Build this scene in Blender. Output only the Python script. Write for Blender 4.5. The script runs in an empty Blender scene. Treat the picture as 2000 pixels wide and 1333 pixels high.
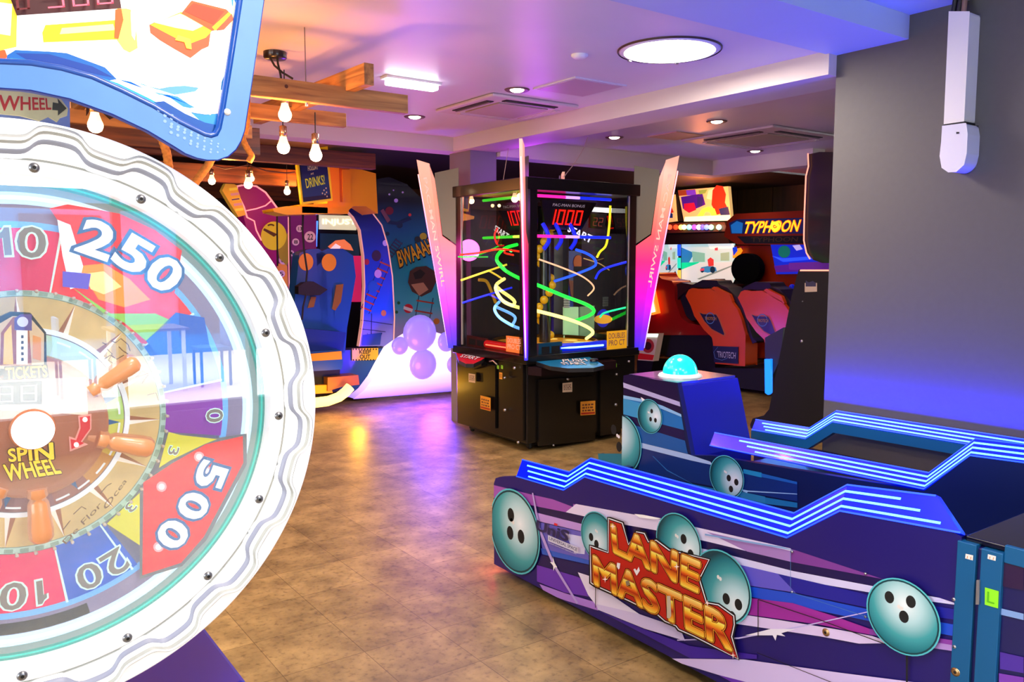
import bpy, math, random
from math import sin, cos, pi, radians, atan2, hypot
from mathutils import Vector, Matrix
random.seed(7)
SC = bpy.context.scene
COL = SC.collection

# ------------------------------------------------------------------ camera
CAM_F, CAM_PITCH, CAM_YAW, CAM_H = 1600.0, radians(5.57), radians(35.7), 1.5
cd = bpy.data.cameras.new('camera'); cam = bpy.data.objects.new('camera', cd); COL.objects.link(cam)
cam.location = (0, 0, CAM_H)
cam.rotation_euler = (radians(90) - CAM_PITCH, 0, -CAM_YAW)
cd.sensor_fit = 'HORIZONTAL'; cd.sensor_width = 36.0; cd.lens = 36.0 * CAM_F / 2000.0
cd.clip_start = 0.02; cd.clip_end = 100
SC.camera = cam

# ------------------------------------------------------------------ daylight outside the shop window, exposure
w = bpy.data.worlds.new('world'); SC.world = w; w.use_nodes = True
bg = w.node_tree.nodes['Background']; bg.inputs[0].default_value = (0.9, 0.95, 1.0, 1); bg.inputs[1].default_value = 12.0
SC.view_settings.view_transform = 'Standard'; SC.view_settings.look = 'None'
SC.view_settings.exposure = -0.1; SC.view_settings.gamma = 1.0
SC.view_settings.use_curve_mapping = False

def lin(h):
    h = h.lstrip('#'); o = []
    for i in (0, 2, 4):
        c = int(h[i:i+2], 16) / 255
        o.append(c / 12.92 if c <= 0.04045 else ((c + 0.055) / 1.055) ** 2.4)
    return tuple(o) + (1.0,)

def area_lamp(name, loc, size, power, hexc, rot=(0, 0, 0), sizey=None):
    l = bpy.data.lights.new(name, 'AREA'); l.energy = power; l.color = lin(hexc)[:3]; l.size = size
    if sizey: l.shape = 'RECTANGLE'; l.size_y = sizey
    o = bpy.data.objects.new(name, l); COL.objects.link(o); o.location = loc; o.rotation_euler = rot
    return o
def point_lamp(name, loc, power, hexc, r=0.05):
    l = bpy.data.lights.new(name, 'POINT'); l.energy = power; l.color = lin(hexc)[:3]; l.shadow_soft_size = r
    o = bpy.data.objects.new(name, l); COL.objects.link(o); o.location = loc
    return o
def spot_lamp(name, loc, power, hexc, ang=110, r=0.04):
    l = bpy.data.lights.new(name, 'SPOT'); l.energy = power; l.color = lin(hexc)[:3]; l.spot_size = radians(ang); l.spot_blend = .8; l.shadow_soft_size = r
    o = bpy.data.objects.new(name, l); COL.objects.link(o); o.location = loc
    return o

# lamps of the room, with added unseen fill lights
area_lamp('round_panel_lamp', (3.24, 3.1, 2.57), .46, 42, '#fff1e6')
area_lamp('added_fill_lamp', (1.2, -1.2, 2.66), .5, 60, '#fff4ec')  # added fill behind the viewer, no fitting built
area_lamp('added_fill_lamp', (-.9, 2.0, 2.55), .5, 110, '#ffeedd')  # added fill on the wheel side, no fitting built
area_lamp('added_fill_lamp', (.8, .6, 2.67), .5, 45, '#ffeedd')  # fill added out of view to brighten the bowling side panel
area_lamp('batten_lamp', (2.49, 4.5, 2.54), .34, 26, '#eef0ff', sizey=.07)
for x, y, e in ((3.18, 4.369, 22), (3.129, 5.629, 12), (5.167, 4.42, 22), (5.079, 5.506, 22), (6.853, 5.362, 14)): spot_lamp('downlight_lamp', (x, y, 2.57), e*2.0, '#ffc884')
# warm glow of the hanging bulbs
for p, e in (((1.45, 3.8, 2.12), 16), ((1.5, 4.4, 2.0), 16), ((2.2, 7.3, 2.2), 20), ((3.0, 7.6, 2.2), 14), ((.5, 3.9, 2.15), 18), ((.6, 6.2, 2.2), 22)): point_lamp('bulb_lamp', p, e, '#ffa050', .04)
# coloured light thrown by the machines
point_lamp('mound_lamp', (4.2, 7.2, .30), 100, '#6a30ff', .15)
point_lamp('fin_lamp', (3.45, 6.4, 1.6), 8, '#ff40c0', .1)
point_lamp('fin_lamp', (3.55, 4.75, 1.9), 6, '#e060ff', .1)
point_lamp('cabinet_top_lamp', (4.36, 5.7, 2.2), 9, '#c040ff', .15)
point_lamp('runner_lamp', (3.3, 7.1, .25), 14, '#ffb020', .05)
area_lamp('rail_lamp', (3.93, 1.5, .735), .03, 62, '#0414ff', (pi, 0, 0), sizey=2.6)
area_lamp('rail_lamp', (3.13, 1.6, .75), .02, 6, '#0820ff', (pi, 0, 0), sizey=1.9)
point_lamp('rail_lamp', (2.6, 1.8, .85), 7, '#0c30ff', .1)
point_lamp('under_lamp', (2.2, 3.2, .10), .8, '#ff3050', .02)
point_lamp('kart_lamp', (8.7, 7.7, 2.2), 40, '#ff8a4a', .1)


# ------------------------------------------------------------------ rays of the calibrated camera: pixel (2000x1333 frame) -> point on a plane
_rt = Vector((cos(CAM_YAW), -sin(CAM_YAW), 0)); _fw = Vector((sin(CAM_YAW)*cos(CAM_PITCH), cos(CAM_YAW)*cos(CAM_PITCH), -sin(CAM_PITCH)))
_up = _rt.cross(_fw); _C = Vector((0, 0, CAM_H))
def ray(px, py): return _fw + _rt * ((px - 1000) / CAM_F) + _up * ((666.5 - py) / CAM_F)
class Plane:
    "plane through p with unit normal n pointing at the viewer's side; call it with pixels to get a point, lift = distance in front of it"
    def __init__(s, p, n):
        s.n = Vector(n).normalized(); s.p = Vector(p)
        if (_C - s.p).dot(s.n) < 0: s.n = -s.n
    def __call__(s, px, py, lift=0.0):
        r = ray(px, py); t = (s.p - _C).dot(s.n) / r.dot(s.n)
        return _C + r * t + s.n * lift
def PX(x): return Plane((x, 0, 0), (1, 0, 0))
def PY(y): return Plane((0, y, 0), (0, 1, 0))
def PZ(z): return Plane((0, 0, z), (0, 0, 1))

# ------------------------------------------------------------------ materials
_M = {}
def _new(name):
    m = bpy.data.materials.new(name); m.use_nodes = True; nt = m.node_tree
    return m, nt, nt.nodes['Principled BSDF']
def mat(name, hexc='#888888', rough=.5, metal=0., em=0., emhex=None, coat=0., noise=0., nscale=8., bump=0., spec=None, sub=None):
    if name in _M: return _M[name]
    m, nt, b = _new(name); c = lin(hexc)
    b.inputs['Base Color'].default_value = c; b.inputs['Roughness'].default_value = rough; b.inputs['Metallic'].default_value = metal
    if coat: b.inputs['Coat Weight'].default_value = coat; b.inputs['Coat Roughness'].default_value = .08
    if spec is not None: b.inputs['Specular IOR Level'].default_value = spec
    if em: b.inputs['Emission Color'].default_value = lin(emhex or hexc); b.inputs['Emission Strength'].default_value = em
    if noise or bump:
        tc = nt.nodes.new('ShaderNodeTexCoord'); nz = nt.nodes.new('ShaderNodeTexNoise'); nz.inputs['Scale'].default_value = nscale; nz.inputs['Detail'].default_value = 6
        nt.links.new(tc.outputs['Object'], nz.inputs['Vector'])
        if noise:
            r = nt.nodes.new('ShaderNodeValToRGB'); r.color_ramp.elements[0].position = .3; r.color_ramp.elements[1].position = .7
            r.color_ramp.elements[0].color = tuple(max(0, x * (1 - noise)) for x in c[:3]) + (1,)
            r.color_ramp.elements[1].color = tuple(min(1, x * (1 + noise)) for x in c[:3]) + (1,)
            nt.links.new(nz.outputs['Fac'], r.inputs[0]); nt.links.new(r.outputs[0], b.inputs['Base Color'])
        if bump:
            bp = nt.nodes.new('ShaderNodeBump'); bp.inputs['Strength'].default_value = bump; bp.inputs['Distance'].default_value = .01
            nt.links.new(nz.outputs['Fac'], bp.inputs['Height']); nt.links.new(bp.outputs[0], b.inputs['Normal'])
    _M[name] = m; return m
def glow(name, hexc, st): return mat(name, hexc, .4, em=st)
def ramp_mat(name, vec, off, stops, rough=.4, em=0., radial=None, interp='LINEAR', coat=0.):
    "printed gradient: value = dot(object coord, vec) + off, or distance from radial point * vec[0]"
    m, nt, b = _new(name)
    tc = nt.nodes.new('ShaderNodeTexCoord')
    if radial is None:
        d = nt.nodes.new('ShaderNodeVectorMath'); d.operation = 'DOT_PRODUCT'; d.inputs[1].default_value = vec
        nt.links.new(tc.outputs['Object'], d.inputs[0]); a = nt.nodes.new('ShaderNodeMath'); a.operation = 'ADD'; a.inputs[1].default_value = off
        nt.links.new(d.outputs['Value'], a.inputs[0]); src = a.outputs[0]
    else:
        d = nt.nodes.new('ShaderNodeVectorMath'); d.operation = 'DISTANCE'; d.inputs[1].default_value = radial
        nt.links.new(tc.outputs['Object'], d.inputs[0]); a = nt.nodes.new('ShaderNodeMath'); a.operation = 'MULTIPLY'; a.inputs[1].default_value = vec[0]
        nt.links.new(d.outputs['Value'], a.inputs[0]); src = a.outputs[0]
    r = nt.nodes.new('ShaderNodeValToRGB'); cr = r.color_ramp; cr.interpolation = interp
    while len(cr.elements) < len(stops): cr.elements.new(.5)
    for e, (p, h) in zip(cr.elements, stops): e.position = p; e.color = lin(h)
    nt.links.new(src, r.inputs[0]); nt.links.new(r.outputs[0], b.inputs['Base Color']); b.inputs['Roughness'].default_value = rough
    if coat: b.inputs['Coat Weight'].default_value = coat
    if em: nt.links.new(r.outputs[0], b.inputs['Emission Color']); b.inputs['Emission Strength'].default_value = em
    return m
def glass_mat(name, refl=.05, tint='#ffffff', rough=0.0, haze=0.0):
    m = bpy.data.materials.new(name); m.use_nodes = True; nt = m.node_tree; nt.nodes.clear()
    o = nt.nodes.new('ShaderNodeOutputMaterial'); t = nt.nodes.new('ShaderNodeBsdfTransparent'); g = nt.nodes.new('ShaderNodeBsdfGlossy')
    mx = nt.nodes.new('ShaderNodeMixShader'); fr = nt.nodes.new('ShaderNodeLayerWeight'); fr.inputs[0].default_value = .25
    ad = nt.nodes.new('ShaderNodeMath'); ad.operation = 'MULTIPLY_ADD'; ad.inputs[1].default_value = .5; ad.inputs[2].default_value = refl; ad.use_clamp = True
    t.inputs[0].default_value = lin(tint); g.inputs['Roughness'].default_value = rough
    nt.links.new(fr.outputs['Fresnel'], ad.inputs[0]); nt.links.new(ad.outputs[0], mx.inputs[0])
    nt.links.new(t.outputs[0], mx.inputs[1]); nt.links.new(g.outputs[0], mx.inputs[2]); nt.links.new(mx.outputs[0], o.inputs[0])
    if haze:
        d = nt.nodes.new('ShaderNodeBsdfDiffuse'); d.inputs[0].default_value = (.85, .87, .9, 1); m2 = nt.nodes.new('ShaderNodeMixShader'); m2.inputs[0].default_value = haze
        nt.links.new(mx.outputs[0], m2.inputs[1]); nt.links.new(d.outputs[0], m2.inputs[2]); nt.links.new(m2.outputs[0], o.inputs[0])
    return m

# ------------------------------------------------------------------ mesh collector
_tx = {}
def text_geo(s, bold=0.0):
    k = (s, bold)
    if k in _tx: return _tx[k]
    out = []
    for bo in (0.0, bold):
        cu = bpy.data.curves.new('t', 'FONT'); cu.body = s; cu.offset = bo; cu.resolution_u = 3
        ob = bpy.data.objects.new('t', cu); COL.objects.link(ob)
        dg = bpy.context.evaluated_depsgraph_get(); me = bpy.data.meshes.new_from_object(ob.evaluated_get(dg))
        out.append(([(v.co.x, v.co.y) for v in me.vertices], [tuple(p.vertices) for p in me.polygons]))
        bpy.data.objects.remove(ob); bpy.data.curves.remove(cu); bpy.data.meshes.remove(me)
    xs = [p[0] for p in out[0][0]] or [0, 1]; ys = [p[1] for p in out[0][0]] or [0, 1]
    x0, x1, y0, y1 = min(xs), max(xs), min(ys), max(ys)
    v = [((x - x0) / (x1 - x0), (y - y0) / (y1 - y0)) for x, y in out[1][0]]
    _tx[k] = (v, out[1][1], (x1 - x0) / (y1 - y0)); return _tx[k]
def homog(q):
    "unit square (u right, v up) -> quad given tl, tr, br, bl"
    (x3, y3), (x2, y2), (x1, y1), (x0, y0) = q
    dx1, dx2, dx3 = x1 - x2, x3 - x2, x0 - x1 + x2 - x3
    dy1, dy2, dy3 = y1 - y2, y3 - y2, y0 - y1 + y2 - y3
    det = dx1 * dy2 - dx2 * dy1
    g = (dx3 * dy2 - dx2 * dy3) / det; h = (dx1 * dy3 - dx3 * dy1) / det
    a, b, c = x1 - x0 + g * x1, x3 - x0 + h * x3, x0
    d, e, f = y1 - y0 + g * y1, y3 - y0 + h * y3, y0
    return lambda u, v: ((a * u + b * v + c) / (g * u + h * v + 1), (d * u + e * v + f) / (g * u + h * v + 1))
SEG = {'0': 'abcdef', '1': 'bc', '2': 'abged', '3': 'abgcd', '4': 'fgbc', '5': 'afgcd', '6': 'afgedc', '7': 'abc', '8': 'abcdefg', '9': 'abcdfg'}

class MB:
    def __init__(s): s.V = []; s.F = []; s.MI = []; s.SM = []; s.mats = []; s.L = 0; s.org = Vector((0,0,0))
    def mi(s, m):
        if m not in s.mats: s.mats.append(m)
        return s.mats.index(m)
    def add(s, vs, fs, m, smooth=False):
        o = len(s.V); s.V += [Vector(v) for v in vs]; k = s.mi(m)
        for f in fs: s.F.append([o + i for i in f]); s.MI.append(k); s.SM.append(smooth)
        return s
    def box(s, a, b, m):
        x0, y0, z0 = a; x1, y1, z1 = b
        return s.add([(x0,y0,z0),(x1,y0,z0),(x1,y1,z0),(x0,y1,z0),(x0,y0,z1),(x1,y0,z1),(x1,y1,z1),(x0,y1,z1)],
                     [(0,3,2,1),(4,5,6,7),(0,1,5,4),(1,2,6,5),(2,3,7,6),(3,0,4,7)], m)
    def poly(s, pts, m): return s.add(pts, [tuple(range(len(pts)))], m)
    def ext(s, pts, vec, m, side=None):
        "flat outline pushed along vec: a solid slab"
        n = len(pts); vec = Vector(vec); P = [Vector(p) for p in pts]
        s.add(P, [tuple(range(n))], m); s.add([p + vec for p in P], [tuple(reversed(range(n)))], side or m)
        s.add(P + [p + vec for p in P], [(i, (i+1) % n, n + (i+1) % n, n + i) for i in range(n)], side or m); return s
    def art(s, px, pl, m, lift=None):
        if lift is None: s.L += 1; lift = .00025 * s.L
        return s.poly([pl(x, y, lift) for x, y in px], m)
    def slab(s, px, pl, th, m, side=None, lift=0):
        return s.ext([pl(x, y, lift) for x, y in px], -pl.n * th, m, side)
    def tube(s, path, r, m, n=8, closed=False, cap=True):
        P = [Vector(p) for p in path]; k = len(P); rr = r if isinstance(r, (list, tuple)) else [r] * k
        vs = []; prev = None
        for i in range(k):
            if closed: t = P[(i+1) % k] - P[i-1]
            else: t = P[min(i+1, k-1)] - P[max(i-1, 0)]
            t.normalize()
            a = prev if prev is not None else (Vector((0,0,1)) if abs(t.z) < .9 else Vector((1,0,0)))
            a = (a - t * a.dot(t)).normalized(); b = t.cross(a); prev = a
            for j in range(n): an = 2*pi*j/n; vs.append(P[i] + (a*cos(an) + b*sin(an)) * rr[i])
        fs = []
        for i in range(k if closed else k-1):
            q = (i+1) % k
            for j in range(n): fs.append((i*n+j, i*n+(j+1) % n, q*n+(j+1) % n, q*n+j))
        s.add(vs, fs, m, True)
        if cap and not closed:
            s.add(vs[:n], [tuple(reversed(range(n)))], m); s.add(vs[-n:], [tuple(range(n))], m)
        return s
    def lathe(s, prof, c, m, axis=(0,0,1), n=24, smooth=True, mats=None):
        "prof: (radius, height along axis)"
        ax = Vector(axis).normalized(); a = Vector((0,0,1)) if abs(ax.z) < .9 else Vector((1,0,0)); a = (a - ax*a.dot(ax)).normalized(); b = ax.cross(a); c = Vector(c)
        vs = []
        for r, h in prof:
            for j in range(n): t = 2*pi*j/n; vs.append(c + ax*h + (a*cos(t) + b*sin(t))*r)
        for i in range(len(prof)-1):
            s.add([], [], m)
            o = [(i*n+j, i*n+(j+1) % n, (i+1)*n+(j+1) % n, (i+1)*n+j) for j in range(n)]
            if i == 0: base = len(s.V); s.V += vs
            k = s.mi(mats[i] if mats else m)
            for f in o: s.F.append([base + q for q in f]); s.MI.append(k); s.SM.append(smooth)
        return s
    def sphere(s, c, r, m, sc=(1,1,1), n=16, lo=-90, hi=90):
        k = 10; vs = []; c = Vector(c)
        for i in range(k+1):
            ph = radians(lo + (hi-lo)*i/k)
            for j in range(n): th = 2*pi*j/n; vs.append((c.x + r*sc[0]*cos(ph)*cos(th), c.y + r*sc[1]*cos(ph)*sin(th), c.z + r*sc[2]*sin(ph)))
        return s.add(vs, [(i*n+j, i*n+(j+1) % n, (i+1)*n+(j+1) % n, (i+1)*n+j) for i in range(k) for j in range(n)], m, True)
    def disc(s, c, r, nrm, m, n=32, r2=None):
        nrm = Vector(nrm).normalized(); a = Vector((0,0,1)) if abs(nrm.z) < .9 else Vector((1,0,0)); a = (a - nrm*a.dot(nrm)).normalized(); b = nrm.cross(a); c = Vector(c)
        P = [c + (a*cos(2*pi*j/n) + b*sin(2*pi*j/n))*r for j in range(n)]
        if r2 is None: return s.add(P, [tuple(range(n))], m)
        Q = [c + (a*cos(2*pi*j/n) + b*sin(2*pi*j/n))*r2 for j in range(n)]
        return s.add(P + Q, [(j, (j+1) % n, n+(j+1) % n, n+j) for j in range(n)], m)
    def text(s, t, o, U, V, m, bold=.02, h=None, wd=None, shear=0., center=True):
        "flat lettering: o centre (or lower corner), U V unit axes, h height, wd width"
        vs, fs, asp = text_geo(t, bold); h = h or .1; wd = wd or h*asp; o = Vector(o); U = Vector(U).normalized(); V = Vector(V).normalized()
        du, dv = (.5, .5) if center else (0, 0)
        return s.add([o + U*((u-du)*wd + shear*(v-dv)*h) + V*(v-dv)*h for u, v in vs], fs, m)
    def textq(s, t, quad, pl, m, bold=.02, lift=None):
        "lettering laid into the quad tl,tr,br,bl of plane pl"
        if lift is None: s.L += 1; lift = .00025 * s.L
        H = homog(quad); vs, fs, _ = text_geo(t, bold)
        return s.add([pl(*H(u, v), lift) for u, v in vs], fs, m)
    def textf(s, t, quad, pl, m, r, lift=None):
        "fattened lettering: copies pushed round a small circle, each a hair above the last"
        if lift is None: s.L += 1; lift = .00025 * s.L
        H = homog(quad); vs, fs, asp = text_geo(t, 0.0)
        for k in range(8):
            du, dv = r*cos(k*pi/4)/asp, r*sin(k*pi/4)
            s.add([pl(*H(u+du, v+dv), lift + k*2.5e-5) for u, v in vs], fs, m)
        return s
    def seg(s, digits, quad, pl, m, off=None, lift=None, th=.13, gap=.25):
        if lift is None: s.L += 1; lift = .00025 * s.L
        H = homog(quad); n = len(digits)
        R = {'a': (0,1-th/2,1,1), 'd': (0,0,1,th/2), 'g': (0,.5-th/4,1,.5+th/4), 'b': (1-th,.5,1,1), 'c': (1-th,0,1,.5), 'f': (0,.5,th,1), 'e': (0,0,th,.5)}
        for i, d in enumerate(digits):
            for k, (a, b, c, e) in R.items():
                on = k in SEG.get(d, '')
                if not on and off is None: continue
                x0, x1 = (i + gap/2 + a*(1-gap))/n, (i + gap/2 + c*(1-gap))/n
                s.poly([pl(*H(u, v), lift) for u, v in ((x0+.004, b+.01), (x1-.004, b+.01), (x1-.004, e-.01), (x0+.004, e-.01))], m if on else off)
        return s
    def build(s, name, parent=None, loc=None, bevel=0., seg=2, solid=0.):
        o = Vector(loc) if loc is not None else (parent_world(parent) if parent else Vector((0,0,0)))
        me = bpy.data.meshes.new(name); me.from_pydata([tuple(v - o) for v in s.V], [], s.F)
        for m in s.mats: me.materials.append(m)
        me.polygons.foreach_set('material_index', s.MI); me.polygons.foreach_set('use_smooth', s.SM); me.update()
        ob = bpy.data.objects.new(name, me); COL.objects.link(ob)
        if parent: ob.parent = parent
        else: ob.location = o
        if bevel:
            b = ob.modifiers.new('bevel', 'BEVEL'); b.width = bevel; b.segments = seg; b.limit_method = 'ANGLE'; b.angle_limit = radians(35); b.harden_normals = False
        return ob
def parent_world(p):
    v = Vector((0,0,0))
    while p: v += p.location; p = p.parent
    return v
def setp(o, label=None, cat=None, group=None, kind=None):
    if label: o['label'] = label
    if cat: o['category'] = cat
    if group: o['group'] = group
    if kind: o['kind'] = kind
    return o
def thing(name, loc, label, cat, group=None):
    o = bpy.data.objects.new(name, None); COL.objects.link(o); o.location = loc; o.empty_display_size = .1
    return setp(o, label, cat, group)
def struct(mb, name, **k): return setp(mb.build(name, **k), kind='structure')
def dup(root, loc, label=None, rotz=None):
    r = root.copy(); COL.objects.link(r); r.location = loc
    if rotz is not None: r.rotation_euler = (0, 0, rotz)
    if label: r['label'] = label
    for ch in list(root.children):
        c = ch.copy(); COL.objects.link(c); c.parent = r
        for g in list(ch.children):
            d = g.copy(); COL.objects.link(d); d.parent = c
    return r
def clip(poly, y0, y1, z0, z1):
    "clip a (y,z) outline to a rectangle"
    for ax, val, sg in ((0, y0, 1), (0, y1, -1), (1, z0, 1), (1, z1, -1)):
        out = []
        for i in range(len(poly)):
            a, b = poly[i-1], poly[i]; ia, ib = sg*(a[ax]-val) >= 0, sg*(b[ax]-val) >= 0
            if ia != ib:
                t = (val-a[ax])/(b[ax]-a[ax]); out.append((a[0]+t*(b[0]-a[0]), a[1]+t*(b[1]-a[1])))
            if ib: out.append(b)
        poly = out
        if len(poly) < 3: return []
    return poly
BLACK = mat('black_lacquer', '#08080a', .35, coat=.3)
BLACKM = mat('matt_black', '#0b0b0c', .7)
WHITE = mat('white_plastic', '#e8e6e2', .4)
STEEL = mat('brushed_steel', '#b9b9bd', .3, metal=.9)

# ------------------------------------------------------------------ room shell
def floor_mat():
    m, nt, b = _new('stone_vinyl_tiles'); N = nt.nodes; L = nt.links
    tc = N.new('ShaderNodeTexCoord'); mp = N.new('ShaderNodeMapping'); mp.inputs['Location'].default_value = (-1.305, -2.79, 0); L.new(tc.outputs['Object'], mp.inputs[0])
    br = N.new('ShaderNodeTexBrick'); br.offset = 0; br.squash = 1; br.inputs['Scale'].default_value = 1
    br.inputs['Brick Width'].default_value = .322; br.inputs['Row Height'].default_value = .322; br.inputs['Mortar Size'].default_value = .0016
    br.inputs['Color1'].default_value = (.8,.8,.8,1); br.inputs['Color2'].default_value = (1.08,1.08,1.08,1); br.inputs['Mortar'].default_value = (.45,.42,.4,1); br.inputs['Bias'].default_value = 0
    L.new(mp.outputs[0], br.inputs['Vector'])
    n1 = N.new('ShaderNodeTexNoise'); n1.inputs['Scale'].default_value = 5; n1.inputs['Detail'].default_value = 8; n1.inputs['Roughness'].default_value = .65; L.new(mp.outputs[0], n1.inputs['Vector'])
    r1 = N.new('ShaderNodeValToRGB'); e = r1.color_ramp.elements; e[0].position = .32; e[0].color = lin('#6d5b36'); e[1].position = .68; e[1].color = lin('#b3975e'); L.new(n1.outputs['Fac'], r1.inputs[0])
    n2 = N.new('ShaderNodeTexNoise'); n2.inputs['Scale'].default_value = 40; n2.inputs['Detail'].default_value = 5; L.new(mp.outputs[0], n2.inputs['Vector'])
    r2 = N.new('ShaderNodeValToRGB'); e = r2.color_ramp.elements; e[0].position = .28; e[0].color = (.6,.57,.55,1); e[1].position = .45; e[1].color = (1,1,1,1); L.new(n2.outputs['Fac'], r2.inputs[0])
    a = N.new('ShaderNodeMixRGB'); a.blend_type = 'MULTIPLY'; a.inputs[0].default_value = 1; L.new(r1.outputs[0], a.inputs[1]); L.new(br.outputs['Color'], a.inputs[2])
    c = N.new('ShaderNodeMixRGB'); c.blend_type = 'MULTIPLY'; c.inputs[0].default_value = .8; L.new(a.outputs[0], c.inputs[1]); L.new(r2.outputs[0], c.inputs[2])
    L.new(c.outputs[0], b.inputs['Base Color']); b.inputs['Roughness'].default_value = .42; b.inputs['Specular IOR Level'].default_value = .45
    bp = N.new('ShaderNodeBump'); bp.inputs['Strength'].default_value = .12; bp.inputs['Distance'].default_value = .003; L.new(n2.outputs['Fac'], bp.inputs['Height']); L.new(bp.outputs[0], b.inputs['Normal'])
    return m
def wood_mat(name, c1, c2, vec=(1, 14, 14), rough=.55):
    m, nt, b = _new(name); N = nt.nodes; L = nt.links
    tc = N.new('ShaderNodeTexCoord'); mp = N.new('ShaderNodeMapping'); mp.inputs['Scale'].default_value = vec; L.new(tc.outputs['Object'], mp.inputs[0])
    n = N.new('ShaderNodeTexNoise'); n.inputs['Scale'].default_value = 2.2; n.inputs['Detail'].default_value = 7; n.inputs['Distortion'].default_value = .6; L.new(mp.outputs[0], n.inputs['Vector'])
    r = N.new('ShaderNodeValToRGB'); e = r.color_ramp.elements; e[0].position = .3; e[0].color = lin(c1); e[1].position = .7; e[1].color = lin(c2)
    L.new(n.outputs['Fac'], r.inputs[0]); L.new(r.outputs[0], b.inputs['Base Color']); b.inputs['Roughness'].default_value = rough; return m
FLOOR = floor_mat()
CEIL = mat('ceiling_paint', '#ddd6dc', .38, noise=.02, nscale=3)
BEAMP = mat('beam_paint', '#d9cfc6', .6)
WALLG = mat('grey_wall_paint', '#56534f', .6, noise=.03, nscale=30, bump=.05)
DARKC = mat('dark_ceiling_paint', '#2a211f', .6)
DWOOD = wood_mat('dark_wall_panelling', '#1d100a', '#3a2114', (6, 6, .6))
PINE = wood_mat('pine_beam_wood', '#7a4c22', '#b98344', (1.2, 16, 16))
PINEY = wood_mat('pine_cross_wood', '#7a4c22', '#b98344', (16, 1.2, 16))
RAFT = wood_mat('old_rafter_wood', '#3c1e0c', '#7c4319', (1.2, 16, 16))

m = MB(); m.box((-4, -4.2, -.1), (12.2, 12.2, 0), FLOOR); struct(m, 'floor', loc=(0, 0, 0))
m = MB(); m.box((-4, 2.62, 2.6), (12.2, 6.37, 2.75), CEIL); struct(m, 'ceiling')
CEILB = mat('ceiling_paint_blue_cast', '#b9cdea', .5, noise=.02, nscale=3)  # blue cast of the light here is put into the ceiling colour
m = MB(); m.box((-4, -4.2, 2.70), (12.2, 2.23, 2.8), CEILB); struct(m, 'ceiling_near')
m = MB(); m.box((-4, 6.5, 2.6), (12.2, 12.2, 2.75), DARKC); struct(m, 'ceiling_back')
m = MB(); m.box((3.93, 2.62, 2.478), (4.28, 6.37, 2.6), BEAMP); struct(m, 'trim_1')
m = MB(); m.box((-4, 6.37, 2.478), (4.28, 6.6, 2.6), BEAMP); struct(m, 'trim_2')
# crosswise lowered soffit near the viewer: bottom at 2.59, near face up to the higher slab
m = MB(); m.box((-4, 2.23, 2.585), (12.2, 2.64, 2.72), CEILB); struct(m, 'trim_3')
m = MB(); m.box((4.29, 6.15, 2.44), (7.14, 6.35, 2.6), BEAMP); m.box((7.14, 4.9, 2.44), (7.34, 6.35, 2.6), BEAMP); struct(m, 'trim_4')
m = MB(); m.box((4.0, 6.2, 0), (4.28, 6.55, 2.6), mat('column_grey', '#77737c', .6)); struct(m, 'wall_column')
m = MB(); m.box((4.0, -4.2, 0), (4.2, 2.62, 2.72), WALLG); struct(m, 'wall_right')
m = MB(); m.box((-4.2, -4.2, 0), (-4, -1.8, 2.75), WALLG); m.box((-4.2, 3.4, 0), (-4, 12.2, 2.75), WALLG); m.box((-4.2, -1.8, 0), (-4, 3.4, .85), WALLG); m.box((-4.2, -1.8, 2.25), (-4, 3.4, 2.75), WALLG); struct(m, 'wall_left')
m = MB(); GREYF = mat('window_frame_grey', '#3b3d42', .4)
for y in (-1.8, -.5, .8, 2.1, 3.34): m.box((-4.15, y, .85), (-4.05, y+.06, 2.25), GREYF)
for z in (.85, 2.20): m.box((-4.15, -1.8, z), (-4.05, 3.4, z+.05), GREYF)
struct(m, 'window_added')  # unseen side window, added to bring sky light onto the bowling panel
m = MB(); m.box((-4, 11.2, 0), (12.2, 11.4, 2.75), DWOOD); struct(m, 'wall_back')
m = MB()
for i in range(14): m.box((10.4, 2.6 + i*.65, 0), (10.5, 3.24 + i*.65, 2.75), DWOOD)
m.box((10.5, 2.6, 0), (10.6, 12, 2.75), DWOOD); struct(m, 'wall_far_right')
m = MB(); m.box((4.2, 1.9, 0), (10.6, 2.0, 2.75), WALLG); struct(m, 'wall_side')
# wall behind the viewer with the shop window
m = MB()
WX0, WX1, WZ0, WZ1 = 0.2, 3.4, .25, 2.35
m.box((-4, -4.2, 0), (WX0, -4.0, 2.75), WALLG); m.box((WX1, -4.2, 0), (4.0, -4.0, 2.75), WALLG)
m.box((WX0, -4.2, 0), (WX1, -4.0, WZ0), WALLG); m.box((WX0, -4.2, WZ1), (WX1, -4.0, 2.75), WALLG); struct(m, 'wall_front')
m = MB(); GREYF = mat('window_frame_grey', '#3b3d42', .4)
for x in (WX0, 1.25, 2.3, WX1 - .06): m.box((x, -4.15, WZ0), (x + .06, -4.05, WZ1), GREYF)
for z in (WZ0, 1.9, WZ1 - .05): m.box((WX0, -4.15, z), (WX1, -4.05, z + .05), GREYF)
struct(m, 'window_1')
# access hatches flush in the ceiling
m = MB(); m.box((3.24, 3.86, 2.592), (3.66, 4.28, 2.6), CEIL); m.box((3.26, 3.88, 2.590), (3.64, 4.26, 2.592), mat('hatch_panel', '#c9a9c0', .35)); struct(m, 'trim_5')

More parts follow.
